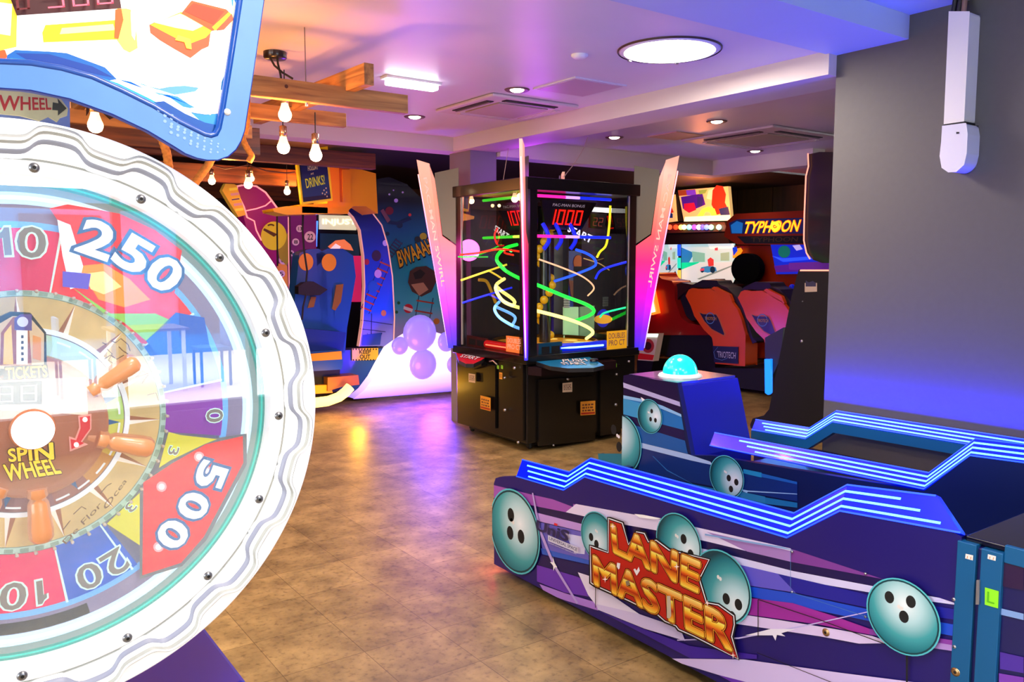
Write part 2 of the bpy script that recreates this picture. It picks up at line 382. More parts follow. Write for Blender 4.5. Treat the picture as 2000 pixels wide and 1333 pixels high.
# the street outside the shop window: pale paving and the blue shopfront opposite
m = MB(); m.box((-6, -11, -.12), (9, -4.2, -.02), mat('pale_paving', '#e8e4da', .8)); struct(m, 'floor_outside')
m = MB(); m.box((-6, -11.3, -.1), (9, -11, 2.6), mat('shopfront_blue', '#1f6fa8', .6, noise=.4, nscale=1.5))
for x in (-3, -.6, 1.2, 3.4, 5.6): m.box((x, -11.0, .3), (x+1.1, -10.95, 2.2), mat('shopfront_glass', '#23343e', .3))
struct(m, 'wall_opposite')
def cafe_table(x, y, lab):
    t = thing('cafe_table', (x, y, -.02), lab, 'table'); W = mat('cafe_white', '#e4e8ea', .5)
    m = MB(); m.box((x-.4, y-.4, .70), (x+.4, y+.4, .73), mat('cafe_top', '#6a5648', .5)); m.build('tabletop', t)
    for a in (-.34, .34):
        for b in (-.34, .34): m = MB(); m.box((x+a-.02, y+b-.02, -.02), (x+a+.02, y+b+.02, .70), W); m.build('leg', t)
def cafe_chair(x, y, d, lab):
    t = thing('cafe_chair', (x, y, -.02), lab, 'chair'); W = mat('cafe_chair_blue', '#1c7fc0', .5)
    m = MB(); m.box((x-.2, y-.2, .43), (x+.2, y+.2, .46), W); m.build('seat', t)
    m = MB(); m.box((x+d*.18-.015, y-.2, .46), (x+d*.18+.015, y+.2, .88), W); m.build('backrest', t)
    for a in (-.17, .17):
        for b in (-.17, .17): m = MB(); m.box((x+a-.014, y+b-.014, -.02), (x+a+.014, y+b+.014, .43), W); m.build('leg', t)
cafe_table(2.1, -7.2, 'brown topped cafe table on the paving outside, mirrored in the wheel cover')
cafe_chair(1.35, -7.2, -1, 'blue cafe chair outside with its back to the shopfront corner, mirrored in the wheel cover')
cafe_chair(2.85, -7.2, 1, 'blue cafe chair on the other side of the mirrored brown table')


# ------------------------------------------------------------------ ceiling fittings
HOT = glow('lamp_diffuser', '#fff6ee', 14.0)
t = thing('ceiling_light', (3.24, 3.1, 2.6), 'large round flat white light panel glowing on the ceiling above the bowling machine', 'ceiling light')
m = MB(); m.lathe([(.19, -.012), (.25, -.012), (.265, -.004), (.265, 0)], (3.24, 3.1, 2.6), WHITE, n=64); m.lathe([(.266, -.010), (.270, -.006), (.270, 0)], (3.24, 3.1, 2.6), mat('dark_gap', '#3a2020', .5), n=64); m.build('rim', t)
m = MB(); m.disc((3.24, 3.1, 2.5865), .235, (0,0,-1), HOT, 64); m.build('diffuser', t)
for a in (100, 35):
    m = MB(); m.box((3.24+.255*cos(radians(a))-.01, 3.1+.255*sin(radians(a))-.006, 2.582), (3.24+.255*cos(radians(a))+.01, 3.1+.255*sin(radians(a))+.006, 2.6), STEEL); m.build('clip', t)
# second strip light
t = thing('strip_light', (2.49, 4.5, 2.6), 'short glowing batten light on the ceiling beyond the pine beams', 'ceiling light')
m = MB(); m.box((2.30, 4.47, 2.585), (2.68, 4.56, 2.6), WHITE); m.build('backplate', t, bevel=.003)
m = MB(); m.box((2.32, 4.475, 2.55), (2.66, 4.545, 2.584), glow('batten_glow', '#f4f6ff', 12)); m.build('diffuser', t, bevel=.01)
# recessed downlights
def downlight(x, y, lab, on=True):
    t = thing('downlight', (x, y, 2.6), lab, 'downlight', 'recessed spots in the ceiling')
    m = MB(); m.lathe([(.045, -.002), (.075, -.008), (.082, -.002), (.082, 0)], (x, y, 2.6), mat('downlight_ring', '#6a4c4a', .4), n=28); m.build('ring', t)
    m = MB(); m.sphere((x, y, 2.598), .046, glow('spot_glow', '#ffe6c4', 14), (1, 1, .35), n=20, lo=-90, hi=0); m.build('bulb', t)
downlight(3.18, 4.369, 'recessed spotlight beside the square ceiling hatch and the air conditioner')
downlight(3.129, 5.629, 'recessed spotlight nearest the grey column corner, past the batten light')
downlight(5.167, 4.42, 'recessed spotlight beyond the long beam, nearest the grey wall edge')
downlight(5.079, 5.506, 'recessed spotlight above the glass marble cabinet beyond the long beam')
downlight(6.853, 5.362, 'small recessed spotlight deepest in the room, over the orange racing seats')
# air conditioner cassette
def cassette(x, y, lab, s=.37):
    t = thing('air_conditioner', (x, y, 2.6), lab, 'air conditioner')
    P = mat('ac_plastic', '#d3c5c6', .45)
    m = MB(); m.box((x-s, y-s, 2.578), (x+s, y+s, 2.5995), P); m.build('panel', t, bevel=.012)
    m = MB(); q = s*.58; m.box((x-q, y-q, 2.568), (x+q, y+q, 2.578), mat('ac_grille', '#b3a698', .6)); m.build('intake_grille', t, bevel=.006)
    V = mat('ac_vane', '#7d726e', .4)
    for k, (dx, dy) in enumerate(((0, 1), (0, -1), (1, 0), (-1, 0))):
        D = mat('ac_slot_dark', '#2a2422', .6) if (dx, dy) in ((-1, 0), (0, -1)) else P
        V = mat('ac_vane', '#7d726e', .4) if D is not P else P
        m = MB(); w_, h_ = (.60*s, .028) if dx == 0 else (.028, .60*s)
        cx, cy_ = x + dx*s*.78, y + dy*s*.78
        m.box((cx-w_, cy_-h_, 2.572), (cx+w_, cy_+h_, 2.5775), D); f = m.build('louvre', t)
        m = MB(); m.box((cx-w_*.95, cy_-h_*.25, 2.566), (cx+w_*.95, cy_+h_*.25, 2.571), V) if dx == 0 else m.box((cx-w_*.25, cy_-h_*.95, 2.566), (cx+w_*.25, cy_+h_*.95, 2.571), V); m.build('vane', f)
cassette(3.47, 4.90, 'white square ceiling air conditioner with dark slots beyond the round light')
cassette(6.15, 4.75, 'square air conditioner panel in the farther ceiling behind the long beam', .5)
m = MB(); m.box((5.28, 4.95, 2.592), (5.63, 5.3, 2.6), mat('vent_cover', '#d9b48c', .5)); setp(m.build('vent_panel', bevel=.003), 'pale flat panel beside the far air conditioner', 'vent')
m = MB(); m.lathe([(0, -.02), (.03, -.02), (.045, -.008), (.045, 0)], (2.926, 3.452, 2.6), WHITE, n=24); setp(m.build('smoke_detector'), 'tiny white smoke detector on the ceiling near the round light', 'detector')
# loose ceiling wires over the marble cabinet
WIRE = mat('pale_wire', '#c9b09c', .5)
m = MB(); p = [PY(5.4)(1148, 268), PY(5.4)(1140, 290), PY(5.4)(1120, 322), PY(5.4)(1101, 346)]; m.tube(p, .004, WIRE, 6); setp(m.build('ceiling_wire'), 'curved pale wire hanging from the ceiling onto the cabinet roof', 'wire')
m = MB(); p = [PY(5.6)(993, 290), PY(5.6)(988, 320), PY(5.6)(983, 352)]; m.tube(p, .003, WIRE, 6); setp(m.build('ceiling_wire'), 'straight thin wire hanging behind the tall pink fin', 'wire')

# ------------------------------------------------------------------ hanging pine frame with bulbs
t = thing('hanging_beam_frame', (1.53, 3.79, 2.24), 'pine beam frame hanging on wires below the ceiling', 'ceiling decoration')
def beam_x(y, x0, x1, z0, z1, th=.045, name='beam', mt=PINE):
    m = MB(); m.box((x0, y, z0), (x1, y+th, z1), mt)
    for k in range(3):
        xx = x0 + (x1-x0)*(.2+.28*k); m.disc((xx, y-.001, (z0+z1)/2 + .012*(-1)**k), .009, (0,-1,0), mat('knot', '#4a2208', .7), 12)
    return m.build(name, t, bevel=.003)
beam_x(3.79, -.6, 2.07, 2.252, 2.345)
beam_x(4.43, -.6, 2.02, 2.262, 2.34)
beam_x(5.1, -.6, 1.70, 2.25, 2.33)
def beam_y(a, b, hw=.025, hh=.05):
    m = MB(); a = Vector(a); b = Vector(b); d = (b-a).normalized(); s = Vector((d.y, -d.x, 0)).normalized()*hw; u = Vector((0,0,hh))
    m.ext([a-s-u, a+s-u, a+s+u, a-s+u], b-a, PINEY); m.build('cross_beam', t, bevel=.003)
beam_y((1.76, 3.60, 2.375), (1.70, 5.0, 2.375))
beam_y((.75, 3.60, 2.375), (.75, 5.2, 2.375))
m = MB(); p = PY(3.82)(597, 47); m.tube([(1.535, 3.815, 2.6), (1.535, 3.815, 2.26)], .0025, mat('hanger_wire', '#7a6a66', .4, metal=.6), 6); m.build('hanger_wire', t)
m = MB(); m.tube([(1.535, 3.815, 2.265), (1.535, 3.815, 2.235)], .008, STEEL, 8); m.build('eye_bolt', t)
# ceiling rose and flex
t = thing('ceiling_rose', (1.584, 4.351, 2.6), 'black ceiling rose with drooping flex above the pine beams', 'ceiling rose')
m = MB(); m.lathe([(0, -.035), (.055, -.035), (.06, -.028), (.06, 0)], (1.584, 4.351, 2.6), mat('rose_black', '#17100f', .3, coat=.4), n=32); m.build('cap', t)
for pth in ([(526,110),(536,128),(552,142),(572,154)], [(541,110),(543,125),(548,146),(550,160)]):
    m = MB(); m.tube([PY(4.3)(x, y) for x, y in pth], .006, BLACKM, 6); m.build('flex', t)

GLASSB = glow('bulb_glow', '#ffe2b4', 16)
SOCK = mat('bulb_socket_steel', '#a98f78', .25, metal=.85)
FROST = glow('bulb_neck_frost', '#ffd2a0', 2.0)
def make_bulb(lab):
    "origin at the hot end of the bulb; about 12 cm tall, cord of 10 cm"
    t = thing('light_bulb', (0, 0, 0), lab, 'light bulb', 'warm bare bulbs on black cords')
    m = MB(); m.lathe([(0, 0), (.012, .002), (.024, .010), (.030, .024), (.031, .034), (.028, .046)], (0,0,0), GLASSB, n=20); m.build('globe', t)
    m = MB(); m.lathe([(.028, .046), (.022, .062), (.017, .078), (.016, .086)], (0,0,0), FROST, n=20); m.build('neck', t)
    m = MB(); m.lathe([(.016, .085), (.019, .087), (.019, .135), (.008, .14), (0, .141)], (0,0,0), SOCK, n=20); m.build('socket', t)
    m = MB(); m.tube([(0, 0, .14), (.001, 0, .24)], .003, BLACKM, 6); m.build('cord', t)
    return t
b0 = make_bulb('bare warm bulb hanging from the front pine beam, under the ceiling rose')
def bulb_at(px, py, y, lab, sc=1.0, first=False, top=None):
    p = PY(y)(px, py)
    b = b0 if first else dup(b0, p, lab)
    b.location = p; b.scale = (sc, sc, sc)
    if top: m = MB(); h = (top - p.z)/sc; m.tube([(.001, 0, .235), (0, 0, h)], .003, BLACKM, 6); c = m.build('upper_cord', loc=(0,0,0)); c.parent = b
    return b
bulb_at(557, 238, 3.85, '', 1, True)
bulb_at(554, 301, 4.45, 'bare warm bulb just below another bulb, in front of the lowest pine beam', 1.1, top=2.262)
bulb_at(617, 316, 4.4, 'bare warm bulb in front of the yellow framed chalkboard', 1.12, top=2.262)
bulb_at(187, 260, 3.9, 'bare warm bulb between the wheel rim and the blue header', 1, top=2.6)
bulb_at(414, 361, 7.2, 'small bulb above the white wheel rim, nearest the ropes', .95, top=2.6)
bulb_at(485, 369, 7.2, 'small bulb in front of the magenta fin of the bingo cabinet', 1.15, top=2.6)
bulb_at(491, 355, 7.7, 'small bulb close behind the one before the magenta fin', .9, top=2.6)
bulb_at(561, 381, 7.4, 'small bulb beside the lower corner of the yellow framed chalkboard', .95, top=2.6)
# string cable between the far bulbs
m = MB(); m.tube([PY(7.15)(x, y) for x, y in [(400,318),(440,330),(485,322),(520,334),(560,338),(576,336)]], .005, mat('festoon_cable', '#5a3418', .6), 6); setp(m.build('festoon_cable'), 'thin brown cable carrying the small far bulbs', 'cable')
# ropes and rafters behind the wheel
ROPE = mat('hemp_rope', '#9a6a2c', .9, noise=.3, nscale=60)
def rope(pts, y, lab, r=.02):
    m = MB(); P = [PY(y)(*q) for q in pts]; P.insert(0, Vector((P[0].x, P[0].y, 2.6))); Q = []
    for i in range(len(P)-1):
        for k in range(6): Q.append(P[i].lerp(P[i+1], k/6))
    Q.append(P[-1]); m.tube(Q, [r*(1+.12*(i % 2)) for i in range(len(Q))], ROPE, 8); setp(m.build('rope'), lab, 'rope', 'hemp ropes looped under the rafters')
rope([(306,250),(318,275),(326,300),(330,330)], 4.3, 'thick hemp rope hanging beside the blue header edge')
rope([(425,290),(405,325),(385,352),(370,370)], 4.5, 'thick hemp rope slanting down to the wheel rim')
rope([(470,262),(480,285),(492,305),(486,316)], 4.4, 'frayed hemp rope end right behind the tip of the blue header', .016)
rope([(484,225),(482,245),(478,262)], 4.2, 'short hemp rope piece touching the blue header side', .014)
def rafter(name, a, b, hw, hh, lab, mt=RAFT):
    m = MB(); a = Vector(a); b = Vector(b); d = (b-a).normalized(); s = Vector((d.y, -d.x, 0)).normalized()*hw; u = Vector((0,0,hh))
    m.ext([a-s-u, a+s-u, a+s+u, a-s+u], b-a, mt); return setp(m.build(name, bevel=.005), lab, 'rafter', 'old wooden rafters at the back')
rafter('rafter', (-1.6, 5.6, 2.30), (1.9, 5.6, 2.30), .05, .09, 'long dark rafter hanging nearest, above the wheel rim')
rafter('rafter', (-1.6, 6.9, 2.40), (3.4, 6.9, 2.40), .05, .07, 'dark rafter just beyond the cross beam of the ceiling')
rafter('rafter', (-1.6, 7.8, 2.30), (3.0, 7.8, 2.30), .05, .08, 'dark rafter behind the small far bulbs')
rafter('rafter', (-1.6, 10.1, 2.35), (5.4, 10.1, 2.35), .05, .10, 'deepest dark rafter above the bingo cabinet')
rafter('rafter', (1.0, 5.4, 2.53), (1.2, 8.8, 2.53), .05, .05, 'rafter running away from the viewer above the others')
rafter('rafter', (-.2, 5.4, 2.53), (0, 8.8, 2.53), .05, .05, 'rafter running into the depth behind the blue header')
# wavy dark canopy edge under the rafters behind the header
m = MB(); pl = PY(5.0)
m.slab([(170,225),(178,212),(190,205),(205,222),(216,232),(232,226),(245,228),(262,240),(284,245),(300,255),(330,262),(330,240),(170,190)], pl, .03, mat('dark_cloth', '#2a120a', .8)); setp(m.build('dark_valance'), 'dark wavy valance board between rim and blue header', 'valance')

# ------------------------------------------------------------------ white trunking on the grey wall
t = thing('pipe_trunking', (4.0, 1.98, 1.95), 'white vertical cable trunking ending in a rounded cap on the grey wall', 'pipe cover')
pl = PX(3.99)
m = MB(); m.slab([(1853,22),(1894,22),(1883,238),(1843,244)], PX(3.90), .10, WHITE); m.build('duct', t, bevel=.012)
m = MB(); m.slab([(1840,246),(1887,240),(1890,262),(1888,300),(1883,322),(1868,336),(1852,337),(1839,328),(1835,305),(1838,278)], PX(3.885), .115, mat('cap_plastic', '#dfe0e8', .3, coat=.3)); m.build('end_cap', t, bevel=.02, seg=3)
m = MB(); m.slab([(1843,243),(1884,237),(1884,240),(1843,246)], PX(3.897), .10, BLACKM); m.build('joint_gap', t)
m = MB(); m.art([(1868,258),(1874,258),(1874,261),(1868,262)], PX(3.885), BLACKM, .002); m.build('mark', t)
for i, (a, b, c) in enumerate(((1862, 1868, '#1a1416'), (1872, 1878, '#221a1c'), (1882, 1886, '#8a6a5a'))):
    m = MB(); m.tube([PX(3.93)(a, 26), PX(3.93)(b, -12)], .012, mat('cable_%s' % 'abc'[i], c, .5), 8); setp(m.build('cable'), ['dark thin cable rising from the top of the trunking, nearest the ceiling edge', 'dark cable in the middle at the trunking top', 'brownish cable at the trunking top, farthest from the ceiling edge'][i], 'cable', 'cables entering the wall trunking')

# ------------------------------------------------------------------ spin wheel machine (nearest, at the viewer's side)
WC = Vector((.129, 1.552, 1.228)); FY = 1.592
t = thing('spin_wheel_machine', (.129, 1.9, 0), 'huge round prize wheel machine with scalloped white rim and lit blue framed header', 'arcade machine')
RIMW = mat('rim_white_lit', '#f4f3f1', .35, em=.55, emhex='#ffffff', coat=.3)
RIMG = mat('rim_soft_grey', '#a9aaa2', .35, em=.14, emhex='#ffffff'); RIMD = mat('rim_silver_groove', '#8e92a8', .4, em=.12, emhex='#ffffff')
def rw(th): return .458 + .011 * math.tanh(2.2 * cos(20 * (th - radians(82)))) / math.tanh(2.2)
def sm(a, b, x): x = max(0, min(1, (x-a)/(b-a))); return x*x*(3-2*x)
m = MB(); NT = 480
offs = [-.012, -.006, -.004, -.001, .001, .0035, .008, .012, .0135, .016, .018, .0205, .0225, .0245, .0265]
bandm = {2: RIMD, 3: RIMD, 4: RIMD, 7: RIMG, 8: RIMG, 11: RIMG, 12: RIMG, 13: RIMG}
def hgt(d): return .007 * sm(-.005, .0025, d) + .007 * sm(.0115, .0165, d) - .011 * sm(.0195, .0265, d)
rows = []
for j in range(NT):
    th = 2*pi*j/NT; r0 = rw(th)
    rr = [.410, .410, .4345, .4355, .4375, .4385] + [r0 + o for o in offs] + [max(r0 + .0268, .4955), .4995, .5, .5]
    hh = [-.045, 0, 0, -.003, -.003, 0] + [hgt(o) for o in offs] + [.0035, 0, -.004, -.06]
    rows.append([(WC.x + r*cos(th), WC.y - h, WC.z + r*sin(th)) for r, h in zip(rr, hh)])
K = len(rows[0]); vs = [v for r in rows for v in r]
for k in range(K-1):
    fs = [(j*K+k, j*K+k+1, ((j+1) % NT)*K+k+1, ((j+1) % NT)*K+k) for j in range(NT)]
    if k == 0: base = len(m.V); m.V += [Vector(v) for v in vs]
    mm = RIMW if k < 6 or k-6 not in bandm else bandm[k-6]
    if k in (2, 3, 4): mm = RIMG
    i = m.mi(mm)
    for f in fs: m.F.append([base+q for q in reversed(f)]); m.MI.append(i); m.SM.append(True)
rim = m.build('rim', t)
for a in range(16):
    an = radians(86 - 22.5*a); p = WC + Vector((.4245*cos(an), 0, .4245*sin(an)))
    m = MB(); m.lathe([(0, .0045), (.0035, .0045), (.0075, .003), (.0085, 0)], p, mat('screw_head', '#8f8f92', .3, metal=.8), (0,-1,0), 16)
    m.disc(p + Vector((0, -.005, 0)), .0032, (0,-1,0), BLACKM, 6); m.build('screw', rim)

WP = Plane((0, FY, 0), (0, 1, 0))
def pol(r, deg, lift=0): return Vector((WC.x + r*cos(radians(deg)), FY - lift, WC.z + r*sin(radians(deg))))
def em(name, h, e=.55, rough=.5): return mat(name, h, rough, em=e)
m = MB()
m.disc((WC.x, FY+.02, WC.z), .412, (0,-1,0), em('wheel_grey', '#8f8fa6', .35), 128)
m.L = 1
def ring(r1, r2, mt, a0=0, a1=360, lift=None, n=None):
    if lift is None: m.L += 1; lift = .0002*m.L
    n = n or max(6, int(abs(a1-a0)/3)); P = [pol(r1, a0+(a1-a0)*i/n, lift) for i in range(n+1)]; Q = [pol(r2, a0+(a1-a0)*i/n, lift) for i in range(n+1)]
    m.add(P+Q, [(i, i+1, n+1+i+1, n+1+i) for i in range(n)], mt)
ring(.398, .412, em('teal_tube', '#3aa79c', .3)); ring(.386, .398, em('teal_grey', '#8aa6a4', .35)); ring(.402, .406, em('teal_line', '#2fd0c0', .5))
ring(.366, .386, em('cyan_white', '#bfe9ff', .9)); ring(.374, .380, em('warm_white', '#fff8e6', 1.1))
ring(.338, .366, em('ring_greyviolet', '#8c86a8', .4)); ring(.345, .365, em('ring_dark', '#33404a', .15), -100, -77)
ring(.326, .338, em('ring_skyblue', '#6fb6f0', .6)); ring(.336, .350, em('ring_olive', '#9c9d6a', .4), 50, 75)
base_r = m.L
# wedges
PINK = em('wedge_pink', '#f01868', .45); BLUE = em('wedge_blue', '#0f62d2', .4); YEL = em('wedge_yellow', '#dcdc3c', .45); RED = em('wedge_red', '#f22a3c', .5); GRN = em('wedge_green', '#8fd455', .5)
ORG = em('wedge_orange', '#ff9a2c', .6); SIL = em('divider_silver', '#a4b4ae', .3); PUR = em('wedge_purple', '#8a2fb0', .45); MAG = em('wedge_magenta', '#dc0a5c', .45); DGRY = em('digit_grey', '#8a8884', .3); LGRN = em('digit_edge', '#c9efe4', .7)
def wedge(r1, r2, a0, a1, mt): ring(r1, r2, mt, a0, a1)
for a0, a1, mt in ((-81.8, -108, PINK), (-108, -134, BLUE), (-134, -160, PINK), (-160, -186, GRN), (-186, -212, BLUE), (-212, -240, PINK), (-240, -256, YEL), (104, 78, MAG), (78, 32, RED), (32, 8, BLUE), (8, -11, PUR), (-60, -81.8, BLUE)):
    wedge(.224, .327, a0, a1, mt)
for a in (-81.8, -62, -108, -134, -160, 104, 78, 32, 8): ring(.224, .33, LGRN, a-.35, a+.35)
# big award wedges rise over the outer ring
m.art([(283,935),(270,948),(270,1128),(352,1103),(400,1052),(478,905),(478,845),(395,858),(330,897)], WP, em('award_frame', '#74808a', .25), .0125)
m.art([(277,940),(275,1120),(350,1096),(394,1046),(471,902),(470,850),(398,866),(333,903)], WP, RED, .0132)
m.art([(206,1020),(270,960),(270,1062)], WP, YEL, .0128); m.art([(307,912),(326,842),(350,848),(420,856),(395,866),(330,897)], WP, YEL, .0129)
m.art([(95,408),(130,400),(230,418),(300,450),(352,490),(340,560),(330,605),(250,607),(160,590),(140,560),(110,430)], WP, RED, .0125)
m.art([(150,520),(200,515),(250,545),(290,585),(240,600),(190,585)], WP, ORG, .0130); m.art([(160,535),(200,530),(235,560),(200,575),(175,565)], WP, em('wedge_lightorange', '#ffd98a', .8), .0134)
m.art([(110,430),(135,440),(160,520),(150,560),(135,565),(120,500)], WP, em('wedge_pale', '#e6f6ff', .8), .0133)
m.art([(140,562),(200,612),(300,612),(330,625),(282,665),(240,630),(170,585)], WP, GRN, .0136)
m.art([(282,665),(340,610),(395,620),(410,700),(330,705),(310,700)], WP, BLUE, .0136)
m.art([(120,530),(175,535),(170,565),(120,560)], WP, em('wedge_violet', '#5a4fd6', .5), .0137)
for px, py in ((385,890),(312,948),(306,1065),(400,918)):
    for r_, h_, l_ in ((10, '#ff9aa2', .0139), (6, '#ffe2e4', .0142)): m.art([(px+r_*cos(a*pi/8), py+r_*sin(a*pi/8)) for a in range(16)], WP, em('spark'+h_, h_, .9), l_)
WHT = em('digit_white', '#f6f6fb', 1.0); DBL = em('digit_blue', '#2b6fae', .4)
def chp(ch, px, py, h, layers, lift, wd=None):
    c = WP(px, py); v = Vector((c.x-WC.x, 0, c.z-WC.z)).normalized(); u = Vector((v.z, 0, -v.x))
    if ch == '1':
        W1 = wd or h*.5; base = c - v*h/2 - u*W1/2; one = [(.32,0),(.85,0),(.85,1),(.48,1),(.30,.86),(.05,.78),(.05,.58),(.32,.64)]
        cxm, cym = .45, .5
        for k, mt in ((1.0, layers[0][1]), (.84, layers[1][1])):
            m.poly([base + u*W1*(cxm+(a-cxm)*(k*.95 if k < 1 else 1.12)*.97) + v*h*(cym+(b-cym)*(k+.06 if k < 1 else 1.05)) + Vector((0, -(lift+(.0007 if k < 1 else 0)), 0)) for a, b in one], mt)
        return
    for i, (bo, mt) in enumerate(layers): m.text(ch, c + Vector((0, -(lift+.0005*i), 0)), u, v, mt, bo, h, wd)
big = [(.085, DBL), (.03, WHT)]; sml = [(.05, LGRN), (.012, DGRY)]
for ch, x, y in (('5', 408, 925), ('0', 374, 985), ('0', 334, 1040)): chp(ch, x, y, .052, big, .0145, .042)
for ch, x, y in (('2', 187, 468), ('5', 258, 497), ('0', 318, 535)): chp(ch, x, y, .058, big, .0145, .048)
for ch, x, y, h in (('2', 222, 1095, .045), ('0', 172, 1121, .045), ('1', 78, 1152, .046), ('0', 24, 1160, .046), ('1', 10, 472, .05), ('0', 60, 474, .05), ('3', 335, 878, .018), ('3', 252, 987, .018), ('0', 415, 810, .03)): chp(ch, x, y, h, [(.02, LGRN), (0.0, DGRY)] if ch == '1' else sml, .0145, h*(.5 if ch == '1' else .8))
m.build('award_disc', t)

# centre medallion, map ring, peg ring
m = MB(); m.L = 10
MAP = mat('parchment', '#d8be7e', .6, em=.4, noise=.18, nscale=14)
ring(0, .2135, MAP); ring(.2135, .2255, em('peg_ring', '#b9d8cc', .45)); ring(.2135, .2145, em('ring_edge', '#6f8f86', .2)); ring(.2245, .2255, em('ring_edge', '#6f8f86', .2))
for k in range(60): ring(.216, .223, em('ring_tick', '#8fb3a4', .3), k*6+.8, k*6+4.2, lift=.0055)
for a in range(0, 360, 24):
    a_ = a - 5; m.L += 1; l = .0002*m.L
    m.poly([pol(.155, a_-3.4, l), pol(.214, a_, l), pol(.155, a_, l)], em('spike_light', '#f2ece0', .5)); m.poly([pol(.155, a_+3.4, l), pol(.155, a_, l), pol(.214, a_, l)], em('spike_brown', '#a4643a', .3))
INK = em('map_ink', '#7a5226', .1)
for pts in ([(196,668),(205,672),(212,664),(222,668),(232,660),(246,672),(250,684)],[(200,700),(212,692),(224,700),(238,692)],[(262,735),(275,722),(285,730),(272,748)],[(282,770),(300,765),(305,780)],[(255,862),(262,872),(250,880)],[(192,960),(205,945),(214,940)],[(140,1000),(156,985),(165,990)],[(120,1030),(134,1012)],[(40,655),(55,640),(75,650)],[(205,680),(215,690),(208,702),(222,712)],[(228,676),(236,684),(246,690)]):
    P = [WP(x, y, .019) for x, y in pts]; m.tube(P, .0008, INK, 4)
m.textq('Ocea', [(196,985),(238,930),(244,936),(204,992)], WP, INK, 0, .019); m.textq('De Flor', [(118,1052),(190,975),(196,983),(126,1058)], WP, INK, 0, .019)
BANDR = [(30, '#c8ecd0'), (12, '#b4de7a'), (-4, '#cfd85e'), (-18, '#d8c04a'), (-30, '#c98c3a'), (-52, '#9a5c52'), (-76, '#8c5a62'), (-100, '#7a4a56'), (-150, '#7a4a56'), (-190, '#9aa05a'), (-230, '#bfe6d2'), (-290, '#c9eef0'), (-330, '#c8ecd0')]
ring(.152, .162, em('band_edge', '#dfeaf2', .7)); ring(.151, .1535, em('band_shadow', '#7c6a74', .2))
for (a0, h), (a1, _) in zip(BANDR, BANDR[1:]): m.L -= 1 if a0 != 30 else 0; ring(.118, .152, em('band'+h, h, .4), a0, a1)
for a in range(0, 360, 15): ring(.142, .1455, em('band_dash', '#dfe9ee', .6), a, a+9, lift=.0125)
for a in (12, -6, -60, -84, -105, 160, 190, 220): m.L += 1; m.poly([pol(.122, a-3, .0002*m.L), pol(.146, a, .0002*m.L), pol(.122, a+3, .0002*m.L)], em('band_spike', '#1d5f9c', .4))
m.build('map_ring', t)
# wooden handles and hub, raised
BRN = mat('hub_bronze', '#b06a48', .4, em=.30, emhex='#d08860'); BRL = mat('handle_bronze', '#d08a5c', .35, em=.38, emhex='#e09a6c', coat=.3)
for a in (31, -17.5, -88, 149, 197, 242):
    m = MB(); c0 = Vector((.134, 1.566, 1.222)); d = Vector((cos(radians(a)), 0, sin(radians(a))))
    P = [c0 + d*r for r in (.105, .118, .122, .130, .15, .175, .19, .197, .2)]
    m.tube(P, [.015, .016, .012, .0165, .0175, .0195, .019, .014, .004], BRL, 14); m.build('handle', t)
m = MB(); m.lathe([(0, .030), (.10, .030), (.106, .026), (.112, .030), (.119, .024), (.120, -.005)], (.134, FY, 1.222), BRN, (0,-1,0), 72)
for a in (31, -17.5, 197, 149):
    d = Vector((cos(radians(a)), 0, sin(radians(a)))); c0 = Vector((.134, 1.5745, 1.222)); m.tube([c0+d*.03, c0+d*.06, c0+d*.1], [.011, .010, .0145], BRL, 10)
hub = m.build('hub_plate', t)
HP = Plane((0, 1.561, 0), (0, 1, 0))
m = MB(); m.L = 2
m.art([(-40,745),(168,737),(172,812),(100,806),(-40,800)], HP, em('hub_cream', '#efe0c8', .45))
m.art([(-60,750),(82,744),(82,790),(-60,792)], HP, mat('display_black', '#1a1a1c', .3)); m.seg('888', [(-48,757),(80,751),(80,785),(-48,786)], HP, em('digit_off', '#c9c9cc', .2), None, .003, th=.16, gap=.3)
m.build('hub_display', t)
m = MB(); m.L = 2
AR = mat('arrow_edge', '#f2b0a0', .4, em=.4)
o = [(152,812),(178,808),(178,838),(160,863),(172,868),(136,882),(134,852),(146,856),(154,835)]
m.art(o, HP, AR, .003); m.art([(155,815),(175,812),(175,837),(157,862),(164,865),(139,877),(137,857),(148,860),(157,836)], HP, mat('arrow_red', '#dc1f28', .4, em=.45), .0045)
for x, y in ((165,819),(148,868)): m.art([(x+5*cos(k*pi/6), y+5*sin(k*pi/6)) for k in range(12)], HP, em('arrow_dot', '#fff4ee', 1), .006)
m.build('direction_arrow', t)
m = MB(); m.lathe([(.0, .046), (.030, .044), (.034, .038), (.036, .03)], WP(59, 832) + Vector((0,-.0,0)), BRN, (0,-1,0), 40)
m.disc(WP(59, 832) + Vector((0,-.047,0)), .0315, (0,-1,0), em('button_glow', '#ffffff', 2.2), 40); m.build('push_button', t)
m = MB(); KY = mat('letter_yellow', '#f4cc30', .4, em=.75); KB = mat('letter_outline', '#3a2408', .6)
LP = Plane((0, 1.5575, 0), (0, 1, 0))
for bo, mt, l in ((.10, KB, .0008), (.04, KY, .0016)):
    m.textf('SPIN', [(15,878),(102,865),(104,897),(18,902)], LP, mt, bo, l); m.textf('WHEEL', [(6,909),(106,897),(120,924),(12,940)], LP, mt, bo, l)
m.build('spin_lettering', t)
